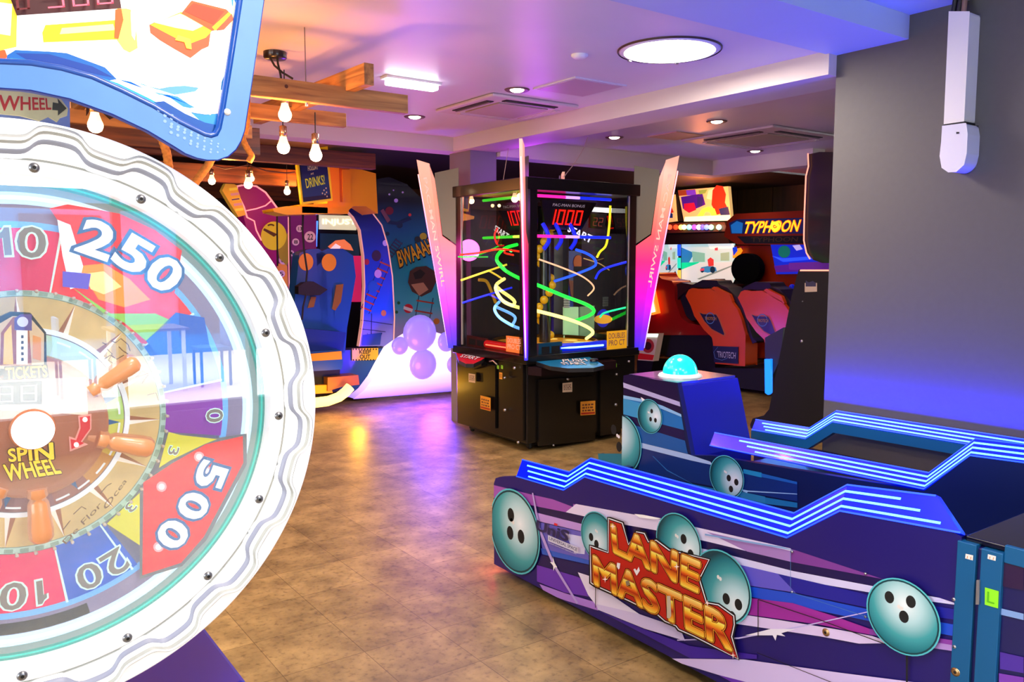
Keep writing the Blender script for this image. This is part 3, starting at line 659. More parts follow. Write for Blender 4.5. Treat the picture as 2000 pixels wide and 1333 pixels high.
# ticket window
m = MB(); m.slab([(-40,742),(-40,640),(0,620),(22,610),(60,612),(90,650),(92,742)], Plane((0, 1.562, 0), (0,1,0)), .02, BLACKM)
TP = Plane((0, 1.5615, 0), (0, 1, 0)); m.L = 0
m.art([(-30,720),(-30,650),(0,632),(24,618),(56,618),(86,652),(86,722)], TP, em('ticket_cream', '#e2c79c', .35))
m.art([(0,715),(2,650),(25,620),(55,618),(62,715)], TP, em('ticket_bronze', '#a8552c', .3)); m.art([(6,712),(8,652),(22,634),(26,712)], TP, em('ticket_yellow', '#f4c95a', .5))
m.art([(32,712),(32,640),(54,640),(54,712)], TP, em('ticket_white', '#f4efe6', .7)); m.art([(64,700),(64,655),(80,660),(80,705)], TP, em('ticket_orange', '#e79a4a', .4))
m.art([(28,645),(28,622),(40,614),(62,614),(62,646)], TP, em('ticket_violet', '#5a3f98', .3)); m.art([(44+11*cos(k*pi/8), 629+10*sin(k*pi/8)) for k in range(16)], TP, em('ticket_disc', '#cfd4ea', .6))
for k in range(5): m.art([(41,655+k*11),(46,655+k*11),(46,661+k*11),(41,661+k*11)], TP, em('ticket_hole', '#4a3a3a', .1))
m.art([(6,742),(8,716),(92,712),(96,738),(50,740)], TP, KB); m.textq('TICKETS', [(10,719),(90,714),(92,736),(12,741)], TP, KY, .02)
m.build('ticket_window', t)
# pegs on the ring
PEG = mat('peg_pearl', '#e9e6de', .25, metal=.3)
for k in range(50):
    a = 4.3 - 7.2*k
    m = MB(); m.lathe([(.0, .016), (.0022, .015), (.0032, .012), (.0026, .008), (.0024, 0)], pol(.2235, a, .008), PEG, (0,-1,0), 8); m.build('peg', t)
# acrylic cover
m = MB(); m.disc((WC.x, 1.5545, WC.z), .4105, (0,-1,0), glass_mat('acrylic_cover', .16, haze=.06), 128); m.build('acrylic_cover', t)
# back drum, post and cabinet
DNAVY = mat('cabinet_navy', '#000c98', .5); LBLUE = mat('cabinet_lightblue', '#5f86c8', .35)
m = MB(); m.lathe([(.0, 0), (.46, 0), (.495, -.02), (.5, -.04)], (WC.x, 1.66, WC.z), DNAVY, (0,1,0), 96); m.build('drum', t)
m = MB(); m.box((-.27, 1.70, .05), (.52, 2.45, .6), DNAVY); m.build('cabinet', t, bevel=.01)
m = MB(); m.box((-.26, 1.692, .36), (.5, 1.70, .585), mat('apron_blue', '#1c62c4', .4)); m.build('front_panel', t, bevel=.003)
m = MB(); m.box((-.2, 1.70, .6), (.213, 2.2, 1.9), LBLUE); m.build('post', t, bevel=.01)
m = MB(); m.box((-.25, 1.72, 0), (.5, 2.4, .05), BLACKM); m.build('plinth', t)
# sign WHEEL with arrow
SP = Plane((0, 1.6, 0), (0,1,0)); m = MB()
m.slab([(-60,172),(0,174),(60,182),(100,190),(118,192),(133,212),(131,226),(118,230),(112,238),(95,228),(78,236),(40,226),(0,222),(-60,220)], SP, .008, mat('sign_board', '#d6cb92', .6, noise=.12, nscale=25))
m.L = 0; m.textq('WHEEL', [(-2,186),(98,193),(100,214),(-4,216)], SP, mat('sign_red', '#c23a30', .6), .02)
m.art([(103,200),(114,202),(112,192),(130,212),(113,226),(113,216),(102,215)], SP, mat('sign_arrow', '#4a4a34', .6)); m.build('wheel_sign', t, bevel=.0)
m = MB(); m.slab([(-60,160),(136,182),(137,250),(-60,250)], Plane((0,1.66,0),(0,1,0)), .04, mat('post_top_blue', '#8fa4cf', .4)); m.build('sign_backboard', t)
# header: frame ring and lit art
HD = Plane((0, 1.5, 0), (0, 1, 0))
OUT = [(-260,250),(-160,205),(-80,181),(0,171),(60,175),(137,192),(220,222),(290,255),(340,285),(362,299),(385,308),(405,312),(425,312),(445,305),(460,292),(470,275),(477,255),(490,170),(515,0),(545,-210),(-330,-250)]
INN = [(-225,195),(-140,150),(-80,128),(0,120),(60,123),(120,133),(180,150),(240,177),(300,207),(350,237),(400,262),(412,265),(422,262),(428,250),(435,215),(449,130),(470,-5),(500,-180),(-290,-215)]
FRB = mat('header_frame_blue', '#5a8cd2', .35, em=.28, emhex='#5a8ad6', noise=.08, nscale=9); EDG = mat('header_edge_blue', '#0b2f9c', .4)
def annulus(mb, A, B, pl, mt, lift):
    "fills between two closed outlines"
    import mathutils
    a = [pl(*q, lift) for q in A]; b = [pl(*q, lift) for q in B]
    tri = mathutils.geometry.tessellate_polygon([a, b]); mb.add(a+b, [tuple(x) for x in tri], mt)
def closed_side(mb, A, pl, l0, l1, mt):
    a = [pl(*q, l0) for q in A]; b = [pl(*q, l1) for q in A]; n = len(a); mb.add(a+b, [(i, (i+1) % n, n+(i+1) % n, n+i) for i in range(n)], mt)
m = MB(); annulus(m, OUT, INN, HD, FRB, 0); closed_side(m, OUT, HD, 0, -.025, EDG); closed_side(m, INN, HD, 0, -.012, mat('header_bezel', '#1450b0', .3, coat=.4))
m.poly([HD(*q, -.025) for q in OUT], EDG)
cx = sum(q[0] for q in OUT)/len(OUT)
m.tube([HD(*q, -.002) for q in OUT], .0022, EDG, 6, closed=True)
fr = m.build('header_frame', t)
m = MB(); m.tube([HD(*q, -.004) for q in INN], .006, mat('header_bezel', '#1450b0', .3, coat=.4), 8, closed=True)
m.build('header_bezel', t)
m = MB(); p = HD(444, 219, 0); m.lathe([(0, .003), (.004, .003), (.0058, .0015), (.0062, 0)], p, WHITE, (0,-1,0), 20); m.disc(p+Vector((0,-.0034,0)), .0025, (0,-1,0), STEEL, 12); m.build('screw', fr)
m = MB()
for gx in range(11):
    for gy in range(7):
        x = 310 + gx*13 + (gy % 2)*6 + gy*6; y = 215 + gy*11 + gx*5.5
        if y > 196 + (x-290)*.62 and y < 250 + (x-310)*.52 and x < 440 and y < 300: m.disc(HD(x, y, .0008), .0032*(1-.05*gx)*.9, (0,-1,0), mat('frame_dots', '#8fb4e4', .4, em=.2), 10)
m.build('dot_pattern', fr)
HA = Plane((0, 1.512, 0), (0, 1, 0)); m = MB(); m.L = 0
A = lambda pts, h, e: m.art(pts, HA, em('header' + h, h, e))
A(INN, '#ffffff', 1.35)
A([(-80,127),(0,119),(15,112),(10,98),(-80,80)], '#f2501e', 1.0); A([(-80,100),(0,99),(32,92),(34,0),(-80,-20)], '#ffd23a', 1.1); A([(-40,60),(20,70),(24,8),(-40,0)], '#fff6c8', 1.3)
A([(14,108),(30,98),(95,101),(130,104),(205,132),(228,155),(212,158),(170,146),(110,131),(60,122),(12,118)], '#0f5fae', .65)
A([(30,104),(95,106),(180,130),(222,152),(190,146),(120,128),(50,116)], '#0a3c96', .55)
A([(12,119),(60,121),(120,131),(180,148),(240,175),(300,204),(326,219),(330,214),(290,192),(230,163),(170,143),(110,128),(50,116),(20,114)], '#18a2b4', .7)
A([(228,155),(280,165),(330,190),(372,220),(400,245),(424,262),(428,248),(433,205),(410,225),(370,205),(330,178),(270,165)], '#2f86cc', .75)
A([(300,200),(350,235),(400,262),(420,264),(425,245),(400,240),(360,222),(320,198)], '#124f9e', .55)
A([(275,166),(300,176),(330,170),(360,168),(388,172),(380,180),(345,186),(310,186)], '#5b97cf', .8)
A([(250,158),(300,178),(360,192),(430,190),(434,180),(400,176),(340,186),(290,178)], '#f2eef8', 1.1)
A([(335,205),(370,212),(430,200),(429,222),(400,224),(360,218)], '#ffe4da', 1.1)
A([(436,150),(445,145),(441,180),(430,176),(432,160)], '#1d78bd', .6)
A([(450,-5),(470,-5),(464,30),(452,12)], '#2f86cc', .7)
A([(455,0),(466,20),(452,130),(445,150),(449,60)], '#fff0b0', 1.2)
A([(88,50),(228,40),(232,78),(84,84),(82,65)], '#ffcf1a', 1.1); A([(120,56),(220,48),(224,60),(116,68)], '#fff08a', 1.3)
A([(228,18),(246,18),(262,22),(268,95),(252,104),(240,98),(226,78)], '#ffe25a', 1.15); A([(254,24),(268,30),(262,80),(256,70)], '#fffbe0', 1.4)
A([(224,20),(236,18),(240,40),(230,78),(222,76)], '#d9581a', .8); A([(252,16),(292,20),(288,30),(256,28)], '#f7e3a8', 1.2)
A([(20,0),(32,32),(236,18),(228,-30),(10,-40)], '#451418', .35)
m.seg('8', [(22,-20),(58,-22),(60,22),(28,25)], HA, em('led_dim', '#6e1c22', .4), None, .0145, th=.2, gap=.2)
m.seg('300', [(76,-28),(222,-38),(226,11),(84,22)], HA, em('led_pink', '#ff6078', 1.2), None, .015, th=.16, gap=.3)
# open treasure chest
A([(290,50),(300,45),(400,75),(410,62),(406,92),(392,98),(370,115),(340,98),(310,80),(292,66)], '#c8552e', .7)
A([(292,50),(352,25),(418,50),(412,62),(400,75),(366,88),(330,70)], '#ffd21a', 1.2)
A([(300,46),(350,28),(400,50),(375,62),(340,56)], '#fff39a', 1.4)
A([(352,28),(372,3),(440,20),(450,30),(436,58),(412,62)], '#e0501c', .75); A([(358,24),(376,8),(436,24),(415,50)], '#c83a18', .6)
A([(412,55),(445,25),(450,30),(418,62)], '#ffd21a', 1.1); A([(450,28),(454,40),(435,60),(420,62)], '#b8502e', .6)
A([(345,70),(370,78),(372,98),(362,96),(358,84),(340,80)], '#ffd83a', 1.2)
m.build('header_art', t)

# ------------------------------------------------------------------ bowling machines
NAVY = mat('lane_navy', '#0c0a52', .35, coat=.3); IND = mat('panel_indigo', '#1c1068', .35, coat=.2)
BLEDB = mat('rail_acrylic_blue', '#0018c0', .25, em=1.1, emhex='#0014ff', coat=.3)
LEDL = glow('rail_led_line', '#5cb4ff', 3.2); LEDE = glow('rail_led_edge', '#1a4cff', 1.6)
TEAL = mat('teal_metal', '#0a5c92', .4, metal=.2); TRIM = mat('rail_trim_blue', '#0b28c8', .3, coat=.3)
def profile(y0, zoff=0.0): pass
def rail(name, t, x, prof, lean, rise, lines=3, cut_end=0.):
    "leaning acrylic band along a y-z profile at x; lean in x, rise in z; with LED lines"
    m = MB(); n = len(prof)
    lo = [Vector((x, y, z)) for y, z in prof]; hi = [Vector((x+lean, y, z+rise)) for y, z in prof]
    if cut_end: hi[-1].y += cut_end
    th = Vector((.03 if lean >= 0 else -.03, 0, -.012))
    V = lo + hi + [p+th for p in lo] + [p+th for p in hi]; F = []
    for i in range(n-1): F += [(i, i+1, n+i+1, n+i), (n+i, n+i+1, 3*n+i+1, 3*n+i), (2*n+i, 3*n+i, 3*n+i+1, 2*n+i+1), (i, 2*n+i, 2*n+i+1, i+1)]
    F += [(0, n, 3*n, 2*n), (n-1, 3*n-1, 4*n-1, 2*n-1)]
    m.add(V, F, BLEDB); r = m.build(name, t)
    nrm = Vector((-rise, 0, lean)).normalized()
    if lean < 0: nrm = Vector((-rise, 0, lean)).normalized()
    def strip(f, w, mt, nm, i0=0, i1=None, cut0=0., cut1=0., lift=.002):
        q = MB(); pts = [lo[i].lerp(hi[i], f) for i in range(n)][i0:i1]
        if cut0: pts[0] = pts[0].lerp(pts[1], cut0)
        if cut1: pts[-1] = pts[-1].lerp(pts[-2], cut1)
        d = (hi[0]-lo[0]).normalized()*w/2
        a = [p-d+nrm*lift for p in pts]; b = [p+d+nrm*lift for p in pts]; c = [p+d-nrm*.001 for p in pts]; e = [p-d-nrm*.001 for p in pts]; k = len(pts)
        fs = []
        for i in range(k-1): fs += [(i, i+1, k+i+1, k+i), (k+i, k+i+1, 2*k+i+1, 2*k+i), (3*k+i, 3*k+i+1, i+1, i)]
        q.add(a+b+c+e, fs, mt); return q.build(nm, r)
    strip(.03, .005, LEDE, 'edge_light'); strip(.97, .005, LEDE, 'edge_light')
    if lines >= 1: strip(.20, .0065, LEDL, 'led_line', cut0=.25, cut1=.12)
    if lines >= 2: strip(.47, .0065, LEDL, 'led_line', cut0=.2, cut1=.25)
    if lines >= 3: strip(.74, .0065, LEDL, 'led_line', cut0=.15, cut1=.4)
    return r
def yz(px, py, pl): v = pl(px, py); return (v.y, v.z)
def stripe(m, pl, x0, px, mt, rect, lift=None):
    if lift is None: m.L += 1; lift = .00025*m.L
    q = clip([yz(x, y, pl) for x, y in px], *rect)
    if len(q) >= 3: m.poly([(x0 - lift, y, z) for y, z in q], mt)
def ball(m0, x0, cy_, cz, r, nm, holes, lift=None, clipy=None, hl=(.35, .2)):
    m = MB(); m.org = m0.org; m.L = m0.L; m0.L += 6
    if lift is None: m.L += 1; lift = .00025*m.L; m.L += 6
    N = 40; P = lambda rr, l: [(x0-l, cy_+rr*cos(2*pi*k/N), cz+rr*sin(2*pi*k/N)) for k in range(N)]
    def put(pts, mt):
        if clipy is not None:
            q = clip([(p[1], p[2]) for p in pts], *clipy)
            if len(q) < 3: return
            pts = [(pts[0][0], a, b) for a, b in q]
        m.poly(pts, mt)
    put(P(r*1.04, lift), mat('ball_outline', '#55c0cc', .4)); put(P(r*1.0, lift+.0004), mat('ball_edge', '#0c3c46', .4))
    g = ramp_mat('ball_paint_'+nm, (1/(1.45*r), 0, 0), 0, [(0, '#eef8fc'), (.32, '#b4dadf'), (.62, '#3fa0a6'), (.85, '#107480'), (1.0, '#073c48')], radial=tuple(Vector((x0-lift, cy_-r*hl[0], cz+r*hl[1])) - m.org))
    put(P(r*.955, lift+.0008), g)
    for dy, dz, hr in holes:
        m.poly([(x0-lift-.0012, cy_+r*dy+r*hr*cos(2*pi*k/16)*.8, cz+r*dz+r*hr*sin(2*pi*k/16)) for k in range(16)], BLACKM)
    for dy, dz in ((.1, .25), (.02, .22)): m.poly([(x0-lift-.0012, cy_+r*dy+r*.05*cos(2*pi*k/8), cz+r*dz+r*.06*sin(2*pi*k/8)) for k in range(8)], WHITE)
    m.build('ball_print', t)

# ---- front machine
X1 = 2.171; P1 = PX(X1); ORG = Vector((X1, 2.0, 0))
t = thing('bowling_machine', ORG, 'purple bowling machine with lettered side panel and glowing blue stepped rails, nearest the viewer', 'arcade machine')
prof = [(3.17,.04),(3.17,.44),(3.155,.468),(3.12,.482),(2.99,.512),(2.644,.526),(2.508,.613),(2.07,.621),(1.534,.629),(1.355,.761),(1.035,.79),(1.005,.782),(1.0,.04)]
m = MB(); m.org = ORG; m.ext([(X1, y, z) for y, z in prof], (.03, 0, 0), IND, NAVY); m.build('side_panel', t)
m = MB(); m.org = ORG; R = (2.58, 3.17, .042, .47); R_ = (1.0, 2.58, .042, .60)
def S(pts, h): stripe(m, P1, X1, pts, mat('print'+h, h, .35, coat=.25), R); m.L -= 1; stripe(m, P1, X1, pts, mat('print'+h, h, .35, coat=.25), R_)
c7 = lambda *q: [(940+x/2.818, 860+y/2.818) for x, y in q]; c8 = lambda *q: [(1400+x/2.41, 780+y/2.41) for x, y in q]
c9 = lambda *q: [(980+x/2, 747+y/2) for x, y in q]
S(c9((-40,400),(120,440),(290,478),(250,508),(120,482),(-40,450)), '#a052b4')
S(c9((290,476),(620,536),(800,576),(1130,650),(1130,702),(800,622),(620,582),(420,546),(250,508)), '#e6daf6'); S(c9((800,585),(1130,660),(1130,702),(960,662)), '#a47cc0'); S(c9((1130,652),(1450,727),(1790,797),(1790,826),(1450,762),(1130,702)), '#7c3a94')
S(c9((-40,450),(120,482),(420,546),(620,582),(1130,702),(1500,772),(1790,832),(1790,858),(1500,806),(1140,738),(830,660),(600,610),(350,562),(130,506),(-40,475)), '#160a4c')
S(c9((130,508),(345,562),(352,592),(140,542)), '#c49ae4'); S(c9((600,610),(830,660),(1140,738),(1500,806),(1790,856),(1790,872),(1500,832),(1140,770),(860,694),(600,640)), '#d6d0f6')
S(c9((140,545),(352,594),(420,620),(360,700),(160,650)), '#6c64c8'); S(c9((250,590),(330,606),(325,672),(285,668)), '#d8d6f8')
S(c9((600,640),(860,696),(1080,748),(1150,822),(950,792),(600,720)), '#6258cc'); S(c9((1080,748),(1450,834),(1790,890),(1790,930),(1450,884),(1150,822)), '#1c1c94')
S(c9((155,648),(360,700),(360,716),(160,672)), '#2c5cc8'); S(c9((600,720),(950,794),(1150,826),(1450,890),(1790,950),(1790,995),(1450,935),(960,835),(600,750)), '#1a4cd0')
S(c9((140,672),(360,718),(420,760),(370,800),(300,758),(140,712)), '#150a54'); S(c9((140,714),(300,760),(370,802),(420,850),(250,822),(140,778)), '#6c34b8')
S(c9((150,788),(250,824),(372,860),(380,892),(250,852),(170,822)), '#b080e0'); S(c9((300,742),(362,762),(430,830),(540,905),(372,872),(340,830)), '#eee6fc')
S(c9((372,866),(540,905),(700,960),(720,1010),(560,962),(378,888)), '#dccff6'); S(c9((378,890),(560,964),(740,1030),(1000,1064),(1000,1080),(740,1078),(560,985)), '#3a1c98')
S(c9((940,838),(1140,862),(1300,912),(1440,962),(1440,985),(1240,945),(930,902)), '#a0289c'); S(c9((1440,962),(1790,1010),(1790,1035),(1440,985)), '#8a3aa4')
S(c9((900,900),(1100,930),(1300,962),(1450,990),(1530,1018),(1400,1020),(1250,992),(900,940)), '#e2cdf6'); S(c9((1660,1008),(1790,1030),(1790,1052),(1680,1036)), '#b088d0')
S(c9((640,1078),(950,1082),(1330,1134),(1790,1192),(1790,1262),(1200,1232),(850,1142)), '#dac6f6'); S(c9((850,1142),(1200,1232),(1790,1262),(1790,1350),(1200,1330)), '#6a30b4')
S(c7((285,290),(292,290),(330,480),(410,680),(540,895),(530,900),(400,690),(318,490)), '#b9a0e4'); S(c7((400,640),(410,675),(425,700),(410,700),(404,720),(402,690),(385,670),(402,672)), '#ffffff')
S(c8((-50,640),(-50,632),(350,700),(760,788),(1130,872),(1130,877),(760,794),(350,708)), '#7fa6da')
S(c8((-180,1130),(110,1120),(430,1060),(740,992),(740,997),(430,1066),(110,1127),(-180,1136)), '#c9b9ee'); S(c8((140,1110),(260,1080),(380,1080),(310,1100),(330,1115),(290,1108),(283,1135),(270,1110)), '#f4eefc')
S(c8((1030,945),(1120,935),(1120,940),(1030,950)), '#c9b9ee')
S(c7((850,405),(900,410),(1000,430),(960,435),(880,425)), '#ffffff')
m.build('side_graphics', t)
m = MB(); m.org = ORG; m.L = 45
three = [(-.42, .35, .15), (-.05, -.28, .15), (-.52, -.3, .15)]
ball(m, X1, 2.99, .255, .19, 'b1', [(.12, .38, .17), (.15, -.08, .17), (-.3, -.05, .17)], clipy=(1.0, 3.168, .05, .46), hl=(.25, .25)); m.L += 3
ball(m, X1, 2.41, .39, .10, 'b2', [(.38, -.1, .17), (.05, -.3, .17)], hl=(0, -.25)); m.L += 3
ball(m, X1, 1.975, .49, .105, 'b3', [(-.25, .22, .17), (-.2, -.38, .17), (-.58, -.22, .17)], hl=(.5, -.1)); m.L += 3
ball(m, X1, 1.775, .395, .122, 'b4', [(-.2, -.28, .16), (-.62, -.3, .16), (-.42, -.72, .16)], hl=(.55, -.35)); m.L += 3
ball(m, X1, 1.142, .52, .102, 'b5', [(.38, .42, .17), (-.22, .5, .17), (-.05, .02, .17)], hl=(.05, .35))

# logo
m = MB(); m.L = 76; BK = c7((712,418),(730,418),(805,445),(832,560),(870,490),(925,500),(945,545),(985,535),(1060,590),(1285,648),(1232,760),(1268,880),(1330,890),(1420,955),(1425,1010),(1410,1075),(1442,1206),(1250,1115),(1180,1080),(1100,1045),(1085,1025),(1025,1000),(985,965),(940,950),(900,925),(830,890),(640,805),(613,785),(612,570),(640,575),(712,605))
def shrink(P, k):
    cx = sum(p[0] for p in P)/len(P); cy_ = sum(p[1] for p in P)/len(P); n = len(P); out = []
    for i in range(n):
        a, b, c = P[i-1], P[i], P[(i+1) % n]
        e1 = Vector((b[0]-a[0], b[1]-a[1])).normalized(); e2 = Vector((c[0]-b[0], c[1]-b[1])).normalized()
        nn = Vector((-(e1.y+e2.y), e1.x+e2.x)); nn = nn.normalized() if nn.length > 1e-6 else Vector((0,0))
        out.append((b[0]+nn.x*k, b[1]+nn.y*k))
    return out
m.art(BK, P1, BLACKM); m.art(shrink(BK, 3), P1, mat('logo_white', '#f2f0f4', .4)); m.art(shrink(BK, 5), P1, BLACKM); m.art(shrink(BK, 7), P1, mat('logo_red', '#c21c12', .4))
q1 = c7((738,462),(1225,668),(1212,830),(752,612)); q2 = c7((640,632),(1388,962),(1400,1150),(648,788))
def affine_v(q, pl, org):
    "vector and offset so that dot(local, vec)+off = v in the quad"
    tl, tr, br, bl = [pl(*p) - org for p in q]; e = (tl-bl + tr-br)/2; u = ((tr-tl)+(br-bl)).normalized(); e2 = e - u*e.dot(u); g = e2/e2.length_squared
    c = (tl+tr+br+bl)/4; return tuple(g), .5 - c.dot(g)
st = [(0, '#ffd84a'), (.16, '#f7941c'), (.34, '#b3200e'), (.42, '#e8601a'), (.55, '#ffc62e'), (.66, '#fff06a'), (.70, '#a81c0c'), (.82, '#f08a1e'), (1, '#ffe27a')]
for s_, q in (('LANE', q1), ('MASTER', q2)):
    g, of = affine_v(q, P1, ORG); LM = ramp_mat('logo_gold_'+s_.lower(), g, of, st, .35)
    m.textf(s_, q, P1, mat('logo_darkred', '#5c0a06', .4), .105); m.textf(s_, q, P1, mat('logo_rim', '#ffb020', .4), .07); m.textf(s_, q, P1, mat('logo_darkred', '#5c0a06', .4), .052); m.textf(s_, q, P1, LM, .034)
for x, y in ((748,470),(1410,1175),(1270,890),(1100,690),(705,760)):
    m.L = 92; m.art(c7(*[(x+(16 if k % 2 == 0 else 4)*cos(k*pi/4), y+(20 if k % 2 == 0 else 5)*sin(k*pi/4)) for k in range(8)]), P1, mat('logo_spark', '#ffe9e2', .4))
m.art(c7((1046,850),(1066,850),(1070,960),(1060,975),(1046,970)), P1, mat('coin_plate', '#d8cfb8', .4, metal=.3)); m.art(c7((818,770),(838,766),(842,790),(824,796)), P1, STEEL)
m.art(c7((772,668),(790,672),(786,700),(780,706),(770,690)), P1, mat('logo_white', '#f2f0f4', .4)); m.art(c7((862,705),(872,700),(880,712),(892,690),(898,712),(880,740)), P1, mat('logo_white', '#f2f0f4', .4))
m.build('title_lettering', t)
m = MB(); m.L = 64
m.textq('UniS', c7((322,438),(500,500),(490,555),(318,490)), P1, mat('unis_navy', '#2a2456', .4), .03); m.art(c7((418,452),(436,458),(434,470),(416,464)), P1, mat('unis_red', '#d8202c', .4))
m.art(c7((384,520),(550,588),(548,618),(384,552)), P1, mat('sticker_white', '#d2d0e2', .5)); m.textq('UNIVERSAL SPACE', c7((392,528),(545,592),(543,608),(390,544)), P1, mat('sticker_ink', '#3a3468', .5), .01)
m.textq('www.universal-space.com', c7((386,556),(540,618),(539,628),(385,566)), P1, mat('sticker_white', '#d2d0e2', .5), 0); m.build('maker_sticker', t)
# panel seams, screws
m = MB(); m.L = 46
def seam(px, w=1.2, mt=BLACKM):
    for a, b in zip(px, px[1:]):
        d = Vector((b[0]-a[0], b[1]-a[1])).normalized(); n = Vector((-d.y, d.x))*w/2; m.art([(a[0]+n.x, a[1]+n.y), (b[0]+n.x, b[1]+n.y), (b[0]-n.x, b[1]-n.y), (a[0]-n.x, a[1]-n.y)], P1, mt, .0118)
seam(c8((205,1115),(205,940),(480,1030),(900,1185)), 1.6); seam(c8((905,1185),(905,1340)), 3.5); seam(c8((358,712),(358,905),(730,1025)), .9, mat('seam_blue', '#4a7ab8', .4)); seam(c7((640,920),(640,790),(640,640)), 1.2)
seam(c8((200,1190),(560,1333)), 1.2); m.build('panel_seam', t)
for x, y, r in ((520,1096,.012),(706,820,.004),(706,1022,.004),(1122,940,.005),(1125,1163,.005),(360,717,.004),(360,906,.004),(1130,1282,.012)):
    m = MB(); px = c8((x, y))[0]; m.lathe([(0, .004), (r*.5, .005), (r, .002), (r, 0)], P1(*px, .006), mat('lock_brass', '#c09a6a', .3, metal=.9) if r > .01 else STEEL, (-1,0,0), 16); m.disc(P1(*px, .0113), r*.35, (-1,0,0), BLACKM, 8); m.build('lock' if r > .01 else 'screw', t)
rail('near_rail', t, X1-.002, [(y, z) for y, z in ((2.985,.512),(2.644,.526),(2.508,.613),(2.07,.621),(1.534,.629),(1.355,.761),(1.005,.79))], .035, .078, cut_end=.09)
m = MB(); LB = mat('lane_bed_dark', '#0b0a1c', .25, coat=.5)
m.box((X1+.03, 1.0, .05), (3.05, 3.13, .36), LB); m.build('lane_bed', t)
m = MB(); m.box((X1+.03, 3.13, .05), (3.05, 3.165, .40), NAVY); m.build('end_board', t)
for y in (2.95, 1.9):
    m = MB(); m.lathe([(0, -.011), (.024, -.011), (.026, 0), (.024, .011), (0, .011)], (X1+.08, y, .026), BLACKM, (1,0,0), 16); m.build('caster', t)
# pin cabinet with teal corner straps
m = MB(); m.box((X1+.005, -.35, .04), (3.05, .985, .765), NAVY); m.build('pin_cabinet', t, bevel=.006)
m = MB(); m.box((X1-.008, .964, .04), (X1+.02, 1.012, .772), TEAL); m.build('hinge_strap', t, bevel=.002)
m = MB(); m.box((X1-.008, .90, .04), (X1+.02, .952, .768), TEAL); m.build('hinge_strap', t, bevel=.002)
m = MB(); m.box((X1+.01, .3, .77), (3.03, 1.0, .785), mat('cover_black', '#050512', .2, coat=.6)); m.build('top_cover', t, bevel=.003)
m = MB(); m.box((X1-.002, .3, .745), (X1+.012, .9, .79), TEAL); m.build('top_strip', t, bevel=.002)
P1b = PX(X1-.009); m = MB()
m.art(c8((1172,728),(1208,736),(1206,760),(1170,750)), P1b, WHITE, .001); m.art(c8((1277,730),(1315,740),(1313,762),(1275,752)), P1b, WHITE, .001)
m.textq('11', c8((1180,738),(1200,742),(1198,754),(1178,750)), P1b, mat('tag_orange', '#c87a30', .5), 0, .002); m.textq('11', c8((1286,740),(1306,745),(1304,757),(1284,752)), P1b, mat('tag_orange', '#c87a30', .5), 0, .002); m.build('number_tag', t)
m = MB(); m.art(c8((1263,886),(1328,905),(1325,986),(1262,968)), P1b, mat('green_label', '#8ae01a', .5, em=.15), .001); m.textq('L', c8((1275,905),(1310,915),(1308,965),(1273,955)), P1b, mat('green_label_dark', '#5ab80a', .5), 0, .002); m.build('green_label', t)
m = MB(); m.ext([P1b(*p, .001) for p in c8((1228,850),(1242,850),(1240,965),(1224,965))], (-.006, 0, 0), STEEL); m.build('latch', t, bevel=.001)
m = MB(); m.org = ORG; PC = PX(X1+.004); m.L = 1
for pts, h in ((c8((1345,740),(1446,760),(1446,900),(1345,880)), '#2a0a3c'), (c8((1340,985),(1446,1010),(1446,1040),(1340,1015)), '#7fa0d8'), (c8((1335,1190),(1446,1215),(1446,1290),(1335,1270)), '#4a2a9a'), (c8((1330,1290),(1446,1310),(1446,1400),(1330,1400)), '#7a3ab0')):
    m.art(pts, PC, mat('print'+h, h, .35), .002+.00025*m.L)
m.build('cabinet_graphics', t)

# ---- rear machine with tall end box and dome
X2 = 3.08; P2 = PX(X2); ORG2 = Vector((X2, 2.0, 0))
t = thing('bowling_machine', ORG2, 'teal and navy bowling machine with a glowing dome box, farther lane against the grey wall', 'arcade machine')
a_ = [yz(x, y, P2) for x, y in ((1170,887),(1218,882),(1218,742),(1224,734),(1323,748),(1350,890))]
prof2 = [(a_[0][0], .05), a_[0], (a_[1][0], a_[0][1]+.003), a_[2], a_[3], a_[4], a_[5], (2.62, .555), (1.575, .62), (1.412, .79), (1.1, .81), (1.0, .8), (1.0, .05)]
m = MB(); m.ext([(X2, y, z) for y, z in prof2], (.03, 0, 0), mat('panel_midnight', '#071a4a', .35, coat=.3), NAVY); m.build('side_panel', t)
m = MB(); m.org = ORG2; c6 = lambda *q: [(1150+x/4.166, 680+y/4.166) for x, y in q]
bl = yz(1218, 742, P2); br_ = yz(1350, 890, P2)
def S2(pts, h, rect): stripe(m, P2, X2, pts, mat('print'+h, h, .35, coat=.25), rect)
RB = (2.80, bl[0]-.004, .30, .90); RL = (1.0, 3.40, .06, .50)
# box sticker area bounded by its slanting edge: stripes traced inside it
def T2(pts, h): m.L += 1; m.art(c6(*pts), P2, mat('print'+h, h, .35, coat=.25), .00025*m.L)
T2([(282,225),(345,215),(715,295),(740,440),(280,282)], '#1a0a3e'); T2([(280,282),(740,440),(746,478),(282,322)], '#b9b4de'); T2([(282,322),(746,478),(752,540),(282,385)], '#180a3c')
T2([(282,385),(430,415),(600,470),(752,540),(756,562),(600,500),(430,440),(282,412)], '#8fc4ec'); T2([(282,412),(430,440),(756,562),(775,668),(282,540)], '#1a72b8'); T2([(282,412),(300,415),(420,450),(440,590),(282,548)], '#3a98cc')
T2([(282,540),(775,668),(785,755),(282,600)], '#150c48'); T2([(282,600),(785,755),(800,830),(810,862),(420,770),(282,640)], '#175aa0'); T2([(400,765),(810,865),(990,925),(1015,955),(830,915),(415,810)], '#a9c6ea'); T2([(425,400),(440,408),(470,430),(440,436)], '#ffffff')
